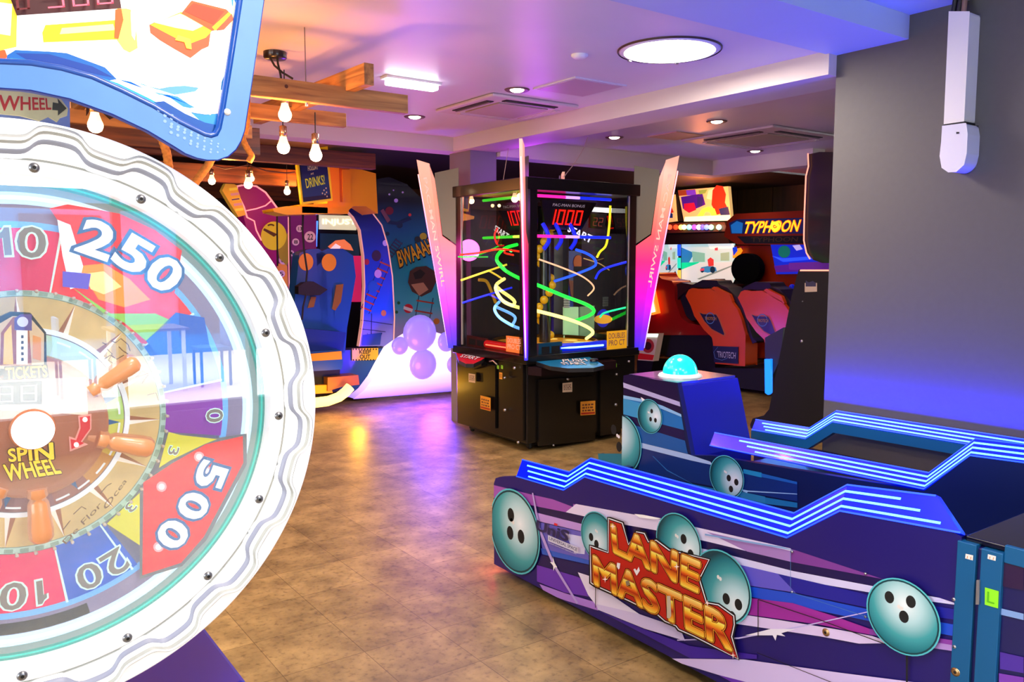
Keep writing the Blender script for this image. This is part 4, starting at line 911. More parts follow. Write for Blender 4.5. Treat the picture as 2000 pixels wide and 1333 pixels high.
T2([(415,810),(830,915),(1015,955),(1250,1010),(1700,1110),(1700,1250),(700,1070),(410,1000)], '#0b2f74'); T2([(78,860),(275,860),(300,990),(400,1010),(700,1100),(82,910)], '#157488')
T2([(630,1060),(1000,1140),(1400,1210),(1700,1260),(1700,1300),(1200,1240),(900,1160)], '#1479ac'); T2([(1260,985),(1410,1015),(1410,1055),(1260,1020)], '#1d8ec0'); T2([(1200,1160),(1440,1210),(1440,1260),(1250,1225)], '#2484b4')
T2([(520,880),(530,880),(640,990),(840,1100),(850,1108),(640,1000)], '#2a6ab0'); T2([(1250,1150),(1300,1160),(1700,1186),(1700,1192),(1300,1170),(1290,1180),(1255,1165)], '#9fd0ee'); T2([(1410,1020),(1700,1090),(1700,1110),(1410,1050)], '#1a62b0')
m.build('side_graphics', t)
m = MB(); m.org = ORG2; m.L = 25
ball(m, X2, 3.035, .685, .088, 'b6', [(-.18, .35, .14), (-.1, -.15, .14), (-.5, -.15, .14)], hl=(.55, .1)); m.L += 3
ball(m, X2, 3.26, .50, .165, 'b7', [(.28, .42, .17), (0, -.12, .17)], clipy=(3.0, a_[2][0]-.003, .3, .66), hl=(-.1, .3)); m.L += 3
ball(m, X2, 2.515, .473, .100, 'b8', [(-.15, -.02, .16), (-.6, -.12, .16), (-.3, -.52, .16)], hl=(.5, -.1))

# box body
zt = a_[3][1]; y_b, y_f, y_f2 = a_[2][0], a_[4][0], a_[5][0]
m = MB(); BOXN = mat('box_navy', '#02089c', .5)
m.ext([(X2+.03, y_b, .06), (X2+.03, y_b, zt-.01), (X2+.03, y_f, zt-.01), (X2+.03, y_f2, .52), (X2+.03, y_f2, .06)], (.44, 0, 0), BOXN); m.build('end_box', t, bevel=.006)
m = MB(); m.ext([(X2+.03, y_b-.01, zt-.01), (X2+.03, y_b-.01, zt+.004), (X2+.03, y_f+.01, zt+.004), (X2+.03, y_f+.01, zt-.01)], (.43, 0, 0), mat('box_top_grey', '#3b3a60', .3, coat=.3)); m.build('box_top', t)
dc = Vector((X2+.21, (y_b+y_f)/2 - .02, zt+.004))
m = MB(); m.lathe([(.0, .016), (.098, .016), (.112, .010), (.118, 0)], dc, mat('dome_collar', '#d8e6da', .35), n=48); m.build('dome_collar', t)
m = MB(); m.sphere(dc + Vector((0,0,.015)), .093, mat('dome_cyan', '#12cdb8', .2, em=1.0, emhex='#18e0cc', coat=.6), (1, 1, 1.08), n=40, lo=0, hi=90); m.build('dome', t)
rail('near_rail', t, X2-.002, [(2.63,.603),(1.575,.627),(1.412,.79),(1.05,.81),(.4,.81)], .035, .062, lines=3)
rail('wall_side_rail', t, 3.90, [(3.02,.515),(2.66,.525),(2.50,.645),(1.50,.655),(1.33,.81),(.6,.81)], .035, .06, lines=3)
m = MB(); m.ext([(3.895, 3.02, .512), (3.895, 2.66, .522), (3.895, 2.50, .642), (3.895, 1.5, .652), (3.895, 1.5, .60), (3.895, 2.49, .59), (3.895, 2.64, .475), (3.895, 3.02, .465)], (.05, 0, 0), TEAL); m.build('inner_strip', t)
m = MB(); m.box((X2+.03, .9, .06), (3.9, 2.70, .45), LB); m.build('lane_bed', t)
m = MB(); m.box((3.9, .6, .05), (3.985, 3.0, .46), NAVY); m.build('wall_side_panel', t)
m = MB(); m.box((X2+.005, -.35, .05), (3.98, .99, .79), NAVY); m.build('pin_cabinet', t, bevel=.006)
m = MB(); m.ext([(X2+.03, y_f2+.1, .45), (X2+.03, y_f2+.1, .50), (X2+.03, 1.6, .58), (X2+.03, 1.6, .45)], (.10, 0, 0), mat('gutter_blue', '#020a90', .3, coat=.2)); m.build('gutter', t)
for y in (3.2, 2.2):
    m = MB(); m.lathe([(0, -.011), (.024, -.011), (.026, 0), (.024, .011), (0, .011)], (X2+.08, y, .026), BLACKM, (1,0,0), 16); m.build('caster', t)

# ------------------------------------------------------------------ glass marble-swirl cabinet
PXM, PYM = 3.76, 5.04; X_1, Y_1 = 4.96, 6.12
t = thing('prize_swirl_cabinet', ((PXM+X_1)/2, (PYM+Y_1)/2, 0), 'black four sided glass cabinet with glowing swirl tracks and tall pink corner fins', 'arcade machine')
CBK = mat('cabinet_black', '#0c0b0a', .3, coat=.25, metal=.0)
m = MB(); m.box((PXM+.02, PYM+.02, .07), (X_1-.02, Y_1-.02, .70), CBK); m.build('base_cabinet', t, bevel=.01)
m = MB(); m.box((PXM+.1, PYM+.1, .03), (X_1-.1, Y_1-.1, .07), BLACKM); m.build('plinth', t)
for x, y in ((PXM+.12, PYM+.12), (X_1-.12, PYM+.12), (PXM+.12, Y_1-.12), (X_1-.12, Y_1-.12)):
    m = MB(); m.lathe([(0, -.012), (.026, -.012), (.03, 0), (.026, .012), (0, .012)], (x, y, .03), BLACKM, (1,0,0), 16); m.build('caster', t)
LFT = PX(PXM); RGT = PY(PYM)
for pl, q in ((LFT, [(895,700),(968,715),(968,838),(895,812)]), (LFT, [(975,705),(1022,712),(1022,862),(975,845)]), (RGT, [(1052,742),(1162,735),(1162,860),(1052,872)]), (RGT, [(1172,715),(1212,712),(1212,845),(1172,852)])):
    m = MB(); m.slab(q, pl, .02, CBK, lift=.004); m.build('door', t, bevel=.004)
# deck and roof
m = MB(); m.box((PXM-.005, PYM-.005, .70), (X_1+.005, Y_1+.005, .765), CBK); m.build('deck', t, bevel=.005)
m = MB(); m.box((PXM, PYM, 2.045), (X_1, Y_1, 2.14), CBK); m.build('roof', t, bevel=.005)
for x, y in ((PXM, PYM), (X_1, PYM), (PXM, Y_1), (X_1, Y_1)):
    sx = 1 if x == PXM else -1; sy = 1 if y == PYM else -1
    m = MB(); m.ext([(x+sx*.012, y+sy*.11, .765), (x+sx*.012, y+sy*.04, .765), (x+sx*.04, y+sy*.012, .765), (x+sx*.11, y+sy*.012, .765), (x+sx*.11, y+sy*.05, .765), (x+sx*.05, y+sy*.11, .765)], (0,0,1.28), CBK); m.build('corner_post', t)
CG = glass_mat('cabinet_glass', .035)
for a, b in (((PXM+.02, PYM+.1), (PXM+.02, Y_1-.1)), ((PXM+.1, PYM+.02), (X_1-.1, PYM+.02)), ((X_1-.02, PYM+.1), (X_1-.02, Y_1-.1)), ((PXM+.1, Y_1-.02), (X_1-.1, Y_1-.02))):
    m = MB(); m.add([(a[0], a[1], .765), (b[0], b[1], .765), (b[0], b[1], 2.045), (a[0], a[1], 2.045)], [(0,1,2,3)], CG); m.build('glass_pane', t)
CHR = mat('pane_edge', '#c9c2b8', .3, metal=.6)
for p in ((PXM+.015, Y_1-.12), (X_1-.12, PYM+.015)):
    m = MB(); m.box((p[0]-.004, p[1]-.004, .78), (p[0]+.004, p[1]+.004, 2.04), CHR); m.build('pane_edge', t)
# fins
FINS = [(0, '#2030e0'), (.12, '#7a20e8'), (.30, '#d810c8'), (.47, '#ee2a80'), (.60, '#fa5a60'), (.78, '#ff9070'), (1, '#e0a890')]
fn_ = ramp_mat('fin_edge_lit', (0,0,1/1.65), -.72/1.65, FINS, .2, em=.95); fn2 = ramp_mat('fin_face_lit', (0,0,1/1.65), -.72/1.65, FINS, .2, em=.6)
LEDF = ramp_mat('fin_led_strip', (0,0,1/1.65), -.72/1.65, [(0, '#6a5cff'), (.15, '#f0c8ff'), (.4, '#ff8ae0'), (1, '#ffb8a8')], .3, em=1.6)
def fin(cx, cy_, dx, dy, lab):
    d = Vector((dx, dy, 0)).normalized(); s = Vector((-d.y, d.x, 0)); P = lambda r, z, o=0.: Vector((cx, cy_, z)) + d*r + s*o
    q = MB(); out = [(-.05,.74),(0.02,.74),(.30,2.37),(.20,2.33),(.15,2.2),(.09,1.72),(-.05,1.62)]
    q.ext([P(r, z, -.008) for r, z in out], s*.016, fn2); f = q.build('corner_fin', t)
    q = MB(); q.ext([P(r, z, -.012) for r, z in [(.0,.74),(.04,.74),(.31,2.375),(.20,2.34)]], s*.024, fn_); q.build('edge_bar', f)
    q = MB(); q.tube([P(.045,.76), P(.30, 2.25)], .006, LEDF, 6); q.build('led_strip', f)
    q = MB(); q.ext([P(r, z, -.006) for r, z in [(-.06,1.63),(.085,1.73),(.15,2.2),(.15,2.26),(-.06,2.30)]], s*.012, mat('fin_upper_panel', '#6b6446', .35)); q.build('upper_panel', f)
    return f, P, d, s
for cx, cy_, dx, dy in ((PXM, PYM, -1, -1), (PXM, Y_1, -1, 1), (X_1, PYM, 1, -1), (X_1, Y_1, 1, 1)):
    f, P, d, s = fin(cx + .0*dx, cy_, dx, dy, '')
    if dx*dy < 0:
        nn = -s if s.y > 0 else s; up = (P(.30,2.37)-P(.03,.74)).normalized()
        q = MB(); vs, fs, asp = text_geo('PAC-MAN SWIRL', .01); L_ = .95
        o = P(.235, 2.22) + nn*.014; U = -up; V = nn.cross(U)*-1
        V = U.cross(nn)*(-1 if dx < 0 else 1)
        q.add([o + U*(u*L_) + V*((v-.5)*.030) for u, v in vs], fs, mat('fin_letter', '#ffc8b4', .4, em=.45)); q.build('fin_lettering', f)
# stickers, locks, coin parts
STK = mat('sticker_amber', '#e89a2e', .5); STW = mat('sticker_cream', '#e6c9a8', .5); INKR = mat('sticker_red_ink', '#b02a1a', .5); INKD = mat('sticker_dark_ink', '#6a3a2a', .5)
def scribble(m, q, pl, n, ink, lift):
    "rows of short marks standing for print too small to read"
    H = homog(q); random.seed(3)
    for i in range(n):
        u = .12
        while u < .86:
            w_ = random.uniform(.08, .22); v0 = .80 - .62*i/n; v1 = v0 - .34/n
            m.art([H(u, v0), H(min(u+w_, .9), v0), H(min(u+w_, .9), v1), H(u, v1)], pl, ink, lift); u += w_ + .06
def sticker(q, pl, lines, mt=STK, ink=INKD, band=False, lift=.03):
    m = MB(); m.art(q, pl, mt, lift); n = 3; n = n if isinstance(lines, int) else len(lines); tl, tr, br, b_l = q
    if isinstance(lines, int): scribble(m, q, pl, lines, ink, lift+.001); lines = []
    for i, s_ in enumerate(lines):
        L_ = lambda a, b, f: (a[0]+(b[0]-a[0])*f, a[1]+(b[1]-a[1])*f)
        f0, f1 = (.12 + .76*i/n), (.12 + .76*(i+.78)/n); H = homog(q)
        m.textq(s_, [H(.1, 1-f0), H(.9, 1-f0), H(.9, 1-f1), H(.1, 1-f1)], pl, ink, .01, lift+.001)
    if band: H = homog(q); m.art([H(.04,.2), H(.96,.2), H(.96,.06), H(.04,.06)], pl, INKR, lift+.0015)
    return m.build('sticker', t)
sticker([(986,656),(1018,660),(1018,692),(986,687)], LFT, ['DOUBLES', 'PRO CT'], mat('sticker_orange', '#f2803a', .5, em=.15), mat('ink_pale', '#f6c8a8', .5), lift=-.012)
sticker([(1187,648),(1226,645),(1226,680),(1187,684)], RGT, ['DOUBLES', 'PRO CT'], mat('sticker_yellow', '#f2b51e', .5, em=.25), mat('ink_violet', '#8a5a5a', .5), lift=-.012)
sticker([(944,772),(964,777),(964,803),(944,798)], LFT, 3, band=True); sticker([(1129,784),(1158,782),(1158,809),(1129,811)], RGT, 3, band=True)
sticker([(921,729),(934,731),(934,748),(921,746)], LFT, 4, STW); sticker([(1094,748),(1113,746),(1113,765),(1094,766)], RGT, 4, STW)
sticker([(981,727),(987,728),(987,741),(981,740)], LFT, 3, STK)
for pl, pts in ((LFT, ((1010,719,.012),(991,738,.008),(991,801,.012),(1017,864,.010))), (RGT, ((1105,740,.012),(1224,706,.01),(1200,731,.01),(1199,790,.012),(1077,869,.007)))):
    for x, y, r in pts:
        m = MB(); p = pl(x, y, .03); m.lathe([(0, .006), (r*.6, .006), (r, .002), (r, -.01)], p, STEEL, pl.n, 14); m.build('lock', t)
m = MB(); GD = mat('green_digit', '#7fae2a', .4, em=.5)
for x0, x1 in ((1183,1187),(1195,1200)): m.seg('8', [(x0,709),(x1,709),(x1,717),(x0,718)], RGT, GD, None, .028, th=.35, gap=.05)
for x0, x1 in ((976,980),(984,988)): m.seg('8', [(x0,713),(x1,714),(x1,721),(x0,720)], LFT, GD, None, .028, th=.35, gap=.05)
m.build('counter_digit', t)
# control shelves
def shelf(pts, pl_z, hexc, nm, line, quad):
    zz = PZ(pl_z); m = MB(); c = mat(nm, hexc, .3, em=.25, coat=.3)
    m.ext([zz(x, y) for x, y in pts], (0,0,-.03), c, BLACKM); s_ = m.build('control_shelf', t)
    m = MB(); m.textq(line[0], quad[:4], zz, BLACKM, .06, .001); m.textq(line[0], quad[:4], zz, WHITE, .02, .003); m.textq(line[1], quad[4:], zz, BLACKM, .06, .001); m.textq(line[1], quad[4:], zz, WHITE, .02, .003); m.build('lettering', s_)
shelf([(888,682),(958,691),(940,704),(925,711),(910,711),(896,704)], .70, '#c81426', 'shelf_red', ('PUSH', 'START'), [(912,688),(936,692),(931,698),(906,694),(904,693),(938,699),(930,704),(898,698)])
shelf([(1042,705),(1060,700),(1150,697),(1180,714),(1160,719),(1110,720),(1075,716)], .72, '#0f6f96', 'shelf_teal', ('PUSH', 'START'), [(1098,703),(1142,701),(1148,706),(1100,708),(1094,709),(1140,708),(1150,713),(1100,713)])
m = MB(); z = PZ(.725); m.lathe([(0, .02), (.028, .02), (.034, .012), (.034, 0)], z(1160, 706), BLACK, n=18); m.build('push_button', t)
m = MB(); m.slab([(893,706),(925,713),(940,708),(940,715),(925,722),(893,716)], PX(3.70), .05, CBK); m.build('shelf_apron', t); m = MB(); m.ext([(3.82, 4.93, .62), (4.60, 4.93, .62), (4.66, 5.05, .62), (3.78, 5.05, .62)], (0,0,.065), mat('apron_maroon', '#1a0710', .35, coat=.3)); m.build('shelf_apron', t)
m = MB(); m.tube([LFT(962,706,.03), LFT(975,704,.06), LFT(981,712,.05)], .006, STEEL, 6); m.build('grab_handle', t)
# interior: playfield, central tower, displays and ramps
CXM, CYM = 4.36, 5.58
m = MB(); m.disc((CXM, CYM, .80), .455, (0,0,1), mat('playfield_amber', '#c8861a', .3, em=.35, emhex='#ffa81e', noise=.35, nscale=9), 48); m.lathe([(.46, -.02), (.46, .02), (.44, .03)], (CXM, CYM, .80), mat('playfield_rim', '#3a2a10', .3), n=48)
for k in range(9): a = 2*pi*k/9; m.disc((CXM+.3*cos(a), CYM+.3*sin(a), .802), .055, (0,0,1), mat('playfield_dots', '#ffe070', .4, em=.8), 16)
m.build('playfield', t)
m = MB()
for k in range(16): a = 2*pi*k/16; m.sphere((CXM+.06*cos(a*2), CYM+.06*sin(a*2), .86+k*.062), .036, mat('ticket_ball_yellow', '#c89a14', .35, em=.12, emhex='#ffb814'), n=10)
m.tube([(CXM, CYM, .8), (CXM, CYM, 1.95)], .05, BLACK, 12); m.build('centre_tower', t)
# four sided trapezoid displays
RD = glow('led_red', '#ff1408', 2.2); DK = mat('display_dark', '#120406', .25)
def disp(cx, cy_, nx, ny):
    n = Vector((nx, ny, 0)); s = Vector((-ny, nx, 0)); c = Vector((cx, cy_, 0)) + n*.24; P = lambda a, z: c + s*a + n*((z-1.75)*.35) + Vector((0,0,z))
    q = MB(); q.ext([P(-.19,1.76), P(.19,1.76), P(.29,1.99), P(-.29,1.99)], -n*.02, DK); d = q.build('score_display', t)
    q = MB(); f = n + Vector((0,0,-.35)); f.normalize()
    for i, ch in enumerate('1000'):
        x0 = -.19 + i*.095
        for k, (a, b, cc, e) in {'a': (0,.9,1,1), 'd': (0,0,1,.1), 'g': (0,.45,1,.55), 'b': (.8,.5,1,1), 'c': (.8,0,1,.5), 'f': (0,.5,.2,1), 'e': (0,0,.2,.5)}.items():
            if k in SEG[ch]: q.poly([P(x0 + u*.072, 1.80+v*.12) + n*.006 for u, v in ((a,b),(cc,b),(cc,e),(a,e))], RD)
    q.build('led_digits', d)
    q = MB(); vs, fs, asp = text_geo('PAC-MAN BONUS', .0); q.add([P(-.17 + u*.34, 1.945 + v*.022) + n*.006 for u, v in vs], fs, mat('bonus_text', '#b8a8b0', .5, em=.35)); q.build('lettering', d)
for nx, ny in ((-1,0),(0,-1),(1,0),(0,1)): disp(CXM, CYM, nx, ny)
# light rings at two heights, one bar per side
def bar(a, b, hexc, st, nm, r=.012):
    m = MB(); m.tube([a, b], r, glow('tube_'+nm, hexc, st), 8); m.build('light_tube', t)
for z in (1.70, 2.02):
    y0 = 5.24; x0 = 3.97
    bar((3.92, y0, z), (4.30, y0, z), '#ff1e90', 2.0, 'pink'); bar((4.30, y0, z), (4.45, y0, z), '#b088ff', 2.2, 'lilac'); bar((4.45, y0, z), (4.80, y0, z), '#1226ff', 1.6, 'blue')
    bar((x0, 5.2, z), (x0, 5.5, z), '#d8ff50', 2.0, 'lime'); bar((x0, 5.5, z), (x0, 5.95, z), '#40e030', 1.6, 'green')
# ramps: tubes run along a shrinking helix round the tower, traced at their own depths
def ramp(pts, hexc, st, nm, r=.012):
    P = [PY(5.12+(y-5.2)*.7)(a, b) for a, b, y in pts]; Q = []
    for i in range(len(P)-1):
        p0, p1, p2, p3 = P[max(i-1,0)], P[i], P[i+1], P[min(i+2, len(P)-1)]
        for k in range(8):
            u = k/8; Q.append(.5*((2*p1) + (-p0+p2)*u + (2*p0-5*p1+4*p2-p3)*u*u + (-p0+3*p1-3*p2+p3)*u**3))
    Q.append(P[-1]); m = MB(); m.tube(Q, r, glow('ramp_'+nm, hexc, st), 8); m.build('swirl_track', t)
ramp([(1010,478,6.0),(985,486,5.9),(970,505,5.75),(985,527,5.55),(1017,545,5.4),(1052,558,5.3),(1100,578,5.25),(1145,595,5.35),(1160,607,5.5),(1150,617,5.65),(1120,628,5.9)], '#18ff38', 2.6, 'green', .014)
ramp([(985,545,5.9),(970,556,5.75),(970,570,5.65),(985,590,5.45),(1017,602,5.35),(1050,608,5.25),(1110,624,5.3),(1145,638,5.4),(1158,650,5.5),(1145,662,5.7)], '#fff07a', 2.6, 'yellow', .014)
ramp([(975,590,5.8),(966,603,5.7),(975,620,5.5),(1000,636,5.4),(1018,643,5.35)], '#6ab0ff', 2.4, 'skyblue', .012)
ramp([(1053,507,5.3),(1100,524,5.3),(1140,542,5.4),(1160,562,5.6),(1148,578,5.75)], '#f0b890', 1.2, 'cream', .007)
ramp([(1125,488,5.5),(1145,495,5.5),(1160,505,5.5),(1163,518,5.55),(1145,528,5.65),(1110,541,5.8),(1082,550,5.9)], '#1a48ff', 2.0, 'blue', .011)
ramp([(898,498,5.9),(935,494,5.8),(975,487,5.6),(1017,492,5.5)], '#ff2a10', 1.8, 'red', .008)
ramp([(900,548,6.0),(940,534,5.9),(990,517,5.8)], '#ffe040', 1.3, 'amber', .008)
ramp([(903,592,6.0),(940,580,5.9),(1000,562,5.8)], '#1426ff', 1.4, 'deepblue', .008)
ramp([(1163,545,5.5),(1172,530,5.45),(1195,520,5.35),(1232,510,5.2)], '#1426ff', 1.6, 'deepblue', .010)
ramp([(1172,620,5.4),(1180,612,5.4),(1205,605,5.3),(1232,599,5.2)], '#10f08a', 1.6, 'mint', .008)
ramp([(895,502,6.2),(930,500,6.2),(980,478,6.1)], '#20d838', 1.3, 'green2', .006)
ramp([(935,547,6.2),(950,550,6.2),(960,570,6.2),(968,592,6.2)], '#c8981a', .5, 'gold', .014)
ramp([(1140,505,5.9),(1170,515,5.9),(1190,528,5.9)], '#c8a860', .5, 'brass', .005)
for k, x in enumerate((1068, 1092, 1120)):
    ramp([(x-8,437,5.5),(x,452,5.45),(x+4,470,5.45),(x-6,487,5.5)], '#1020d8', .9, 'arc_blue', .018)
ramp([(972,445,5.7),(966,460,5.7),(972,478,5.7),(984,480,5.7)], '#d01a10', .8, 'arc_red', .008)
ramp([(1192,402,5.45),(1190,440,5.45),(1184,478,5.45),(1172,492,5.45),(1166,503,5.45)], '#f0e020', 1.2, 'yellow2', .010)
m = MB(); q = PY(5.4); m.slab([(1142,404),(1195,407),(1194,416),(1142,412)], q, .02, glow('panel_white', '#f2f2ea', 1.6)); m.build('light_panel', t)
m = MB(); m.slab([(1153,417),(1186,418),(1180,448),(1152,445)], q, .02, DK); m.seg('22', [(1158,425),(1180,426),(1177,443),(1156,441)], q, mat('led_brown', '#8a2a1a', .4, em=.5), None, .002, th=.18); m.build('timer_display', t)
m = MB(); m.textq('START', [(1113,441),(1160,462),(1154,476),(1108,452)], PY(5.32), mat('start_white', '#f2f2f6', .4, em=1.0), .02, .001); m.build('start_lettering', t)
m = MB(); m.textq('START', [(968,440),(995,458),(990,468),(965,450)], PX(4.0), mat('start_white', '#f2f2f6', .4, em=1.0), .02, .001); m.build('start_lettering', t)
m = MB(); m.tube([(4.0,5.2,.80),(4.1,5.16,.80),(4.3,5.13,.80),(4.55,5.13,.80),(4.68,5.16,.80)], .034, mat('trough_blue', '#0818c0', .25, em=.6, emhex='#0a30ff', coat=.4), 10); m.tube([(4.02,5.16,.80),(4.3,5.092,.80),(4.6,5.092,.80)], .008, glow('trough_led', '#8ac4ff', 3), 6); m.build('ball_trough', t)
m = MB(); m.tube([(3.86,5.25,.80),(3.86,5.5,.80),(3.87,5.75,.80)], .034, mat('trough_red', '#c00c0c', .25, em=.6, emhex='#ff1408', coat=.4), 10); m.tube([(3.825,5.3,.80),(3.825,5.7,.80)], .006, glow('trough_led_red', '#ff8a60', 2), 6); m.build('ball_trough', t)
for pl, q, c in ((PY(5.12), [(1052,672),(1098,668),(1098,695),(1052,699)], '#0f4a6a'), (PX(3.85), [(912,655),(948,662),(948,682),(912,676)], '#5a0c10')):
    m = MB(); m.slab(q, pl, .03, mat('coin_box'+c, c, .3, coat=.3)); H = homog(q); m.art([H(.12,.2),H(.46,.2),H(.46,.75),H(.12,.75)], pl, BLACKM, .002); m.art([H(.54,.2),H(.9,.2),H(.9,.75),H(.54,.75)], pl, BLACKM, .002); m.build('coin_box', t, bevel=.003)
m = MB(); m.slab([(912,634),(952,632),(952,658),(912,660)], PX(4.1), .01, mat('white_card', '#cfe0f0', .5, em=.35)); m.build('instruction_card', t)
m = MB(); m.slab([(1102,600),(1130,600),(1130,660),(1102,660)], PY(5.8), .02, mat('green_card', '#a8d8a0', .5, em=.5)); m.build('instruction_card', t)
m = MB()
for i in range(4):
    for j in range(3): m.slab([(1102+j*4,583+i*5),(1105+j*4,583+i*5),(1105+j*4,587+i*5),(1102+j*4,587+i*5)], PY(5.7), .01, mat('key_grey', '#a8a8a0', .5, em=.2))
m.build('keypad', t)
m = MB(); m.disc(PY(5.7)(1178, 622), .085, (0,-1,0), mat('badge_blue', '#0a1ad0', .4, em=.6), 32); v = PY(5.69); m.poly([v(1178+18*cos(k*pi/12), 624+9*sin(k*pi/12)) for k in range(24)], mat('badge_amber', '#f0b020', .4, em=.8)); m.build('round_badge', t)
for x, y, h in ((975,402,'#ffe2a0'),(1112,430,'#ff5020'),(998,490,'#50ff70'),(1188,660,'#80d0ff'),(1066,540,'#ff6a50'),(962,402,'#ffd28a')):
    m = MB(); m.sphere(PY(5.6)(x, y), .014, glow('led_dot'+h, h, 5), n=10); m.build('led_dot', t)
m = MB(); m.add([(X_1-.16, Y_1-.06, .80), (PXM+.16, Y_1-.06, .80), (PXM+.16, Y_1-.06, 1.45), (X_1-.16, Y_1-.06, 1.45)], [(0,1,2,3)], mat('back_dark', '#160a24', .4)); 
m.build('back_mirror', t)

# ------------------------------------------------------------------ black cabinet seen from its side beyond the grey wall edge
t = thing('black_arcade_cabinet', (6.3, 4.3, 0), 'tall black arcade cabinet seen from its side, half behind the grey wall edge', 'arcade machine')
SB = PX(6.0)
m = MB(); m.slab([(1560,527),(1640,527),(1640,868),(1470,868),(1465,830),(1470,818),(1492,812),(1502,800),(1548,570)], SB, .65, mat('cabinet_charcoal', '#080605', .6, noise=.3, nscale=4)); m.build('body', t, bevel=.01)
m = MB(); m.slab([(1577,302),(1600,297),(1640,297),(1640,514),(1606,514),(1588,508),(1576,494),(1571,470),(1573,400),(1576,330)], PX(6.05), .5, BLACK); m.build('screen_housing', t, bevel=.006)
m = MB(); q = PX(6.03); m.tube([q(x, y) for x, y in [(1578,300),(1579,325),(1574,345),(1571,420),(1570,470),(1575,494),(1582,506)]], .006, mat('pink_edge_light', '#ff9a80', .4, em=1.6), 6); m.build('edge_light', t)
m = MB(); m.slab([(1563,527),(1640,527),(1640,530),(1562,530)], PX(5.99), .03, mat('pink_edge_light', '#ff9a80', .4, em=1.6)); m.build('ledge_light', t)
m = MB(); m.slab([(1541,514),(1640,510),(1640,527),(1541,527)], PX(6.2), .3, mat('violet_screen', '#5a1a8a', .4, em=.5)); m.build('lower_screen', t)
m = MB(); m.slab([(1493,702),(1505,702),(1505,768),(1500,772),(1494,768)], PX(6.3), .03, glow('blue_leg_light', '#1270ff', 2.2)); m.build('leg_light', t, bevel=.003)
m = MB(); m.slab([(1494,660),(1530,640),(1525,700),(1506,740),(1506,700),(1494,700)], PX(6.35), .3, mat('leg_grey', '#2c2d30', .5)); m.build('leg_panel', t)
m = MB(); m.art([(1572,553),(1596,553),(1596,570),(1572,571)], SB, mat('side_label_pale', '#c9b8a0', .5), .002); m.art([(1574,548),(1580,552),(1588,549),(1594,553),(1594,560),(1574,560)], SB, mat('side_label_dark', '#3a3a5a', .5), .003); m.build('side_label', t)
for x, y, r in ((1566,667,.014),(1568,589,.006)):
    m = MB(); m.lathe([(0, .008), (r*.7, .007), (r, .002), (r, -.004)], SB(x, y), STEEL, (-1,0,0), 14); m.build('lock', t)

# ------------------------------------------------------------------ racing machines on the far side: orange twin seats
def plate(m, pts, pl, mt, lift): m.art(pts, pl, mt, lift)
ORA = mat('seat_orange', '#f0500a', .28, coat=.4); ORD = mat('cabinet_orange', '#a82c04', .35, coat=.3); SEATD = mat('seat_black', '#120c0c', .45)
t = thing('motion_ride_cabinet', (8.9, 6.6, 0), 'orange motion ride cabinet with a lettered lit header and two orange seats in front', 'arcade machine')
TP = PX(8.4)
m = MB(); m.slab([(1434,480),(1640,480),(1640,700),(1444,700)], PX(8.55), .5, ORD); m.build('body', t, bevel=.02)
m = MB(); m.slab([(1420,432),(1436,418),(1640,408),(1640,478),(1440,478),(1414,462)], TP, .35, ORD); m.build('header', t, bevel=.03)
m = MB(); m.art([(1424,436),(1440,429),(1640,424),(1640,456),(1428,457)], TP, mat('header_navy', '#0a1c50', .4, em=.5), .004); m.art([(1428,440),(1440,432),(1452,436),(1450,456),(1430,456)], TP, mat('header_blue', '#1a6ab0', .4, em=.7), .008)
q = [(1459,434),(1566,430),(1559,452),(1452,456)]
gg, of = (0, 0, 1), 0
m.textq('TYPHOON', q, TP, mat('typhoon_red', '#d8401a', .4, em=.9), .05, .014); m.textq('TYPHOON', q, TP, mat('typhoon_yellow', '#ffc81e', .4, em=1.4), .015, .020)
m.art([(1516+9*cos(k*pi/10), 442+9*sin(k*pi/10)) for k in range(20)], TP, mat('typhoon_disc', '#ffdc2a', .4, em=1.5), .026)
m.tube([TP(1516+4*cos(k*.6)*(1-k/14), 442+4*sin(k*.6)*(1-k/14), .03) for k in range(12)], .006, mat('typhoon_red', '#d8401a', .4, em=.9), 6)
m.build('header_sign', t)
m = MB(); m.art([(1440,462),(1640,460),(1640,476),(1455,476)], TP, BLACKM, .006); m.textq('TYPHOON', [(1468,464),(1560,463),(1558,472),(1468,473)], TP, mat('typhoon_dim', '#4a3010', .4, em=.15), .01, .01); m.build('lower_panel', t)
m = MB(); SCR = PX(8.5); m.slab([(1505,478),(1640,476),(1640,530),(1580,535),(1516,536)], SCR, .03, mat('typhoon_screen', '#1024b8', .3, em=1.0)); 
m.art([(1532+12*cos(k*pi/8), 492+12*sin(k*pi/8)) for k in range(16)], SCR, mat('screen_green', '#0a6a5a', .4, em=.8), .004); m.art([(1548,480),(1562,478),(1568,487),(1556,490)], SCR, mat('screen_pale', '#c0b0e8', .4, em=.9), .004)
m.art([(1512,520),(1566,514),(1600,520),(1600,530),(1516,532)], SCR, mat('screen_violet', '#5a1a90', .4, em=.7), .004); m.art([(1508,500),(1530,505),(1600,500),(1600,506),(1530,512)], SCR, mat('screen_blue2', '#2a50f0', .4, em=1.0), .005)
m.build('screen', t)
m = MB(); m.art([(1432,488),(1448,484),(1452,490),(1444,502),(1432,505)], PX(8.5), mat('flame_orange', '#ff9a1a', .4, em=1.0), .01); m.art([(1432,484),(1440,482),(1442,490),(1434,500)], PX(8.5), mat('flame_blue', '#1a3ac8', .4, em=1.0), .014); m.build('flame_panel', t)
for x in (1530, 1547):
    m = MB(); m.sphere(PX(8.42)(x, 561), .035, mat('knob_blue', '#0a1ec0', .3, em=.5), n=12); m.build('knob', t)
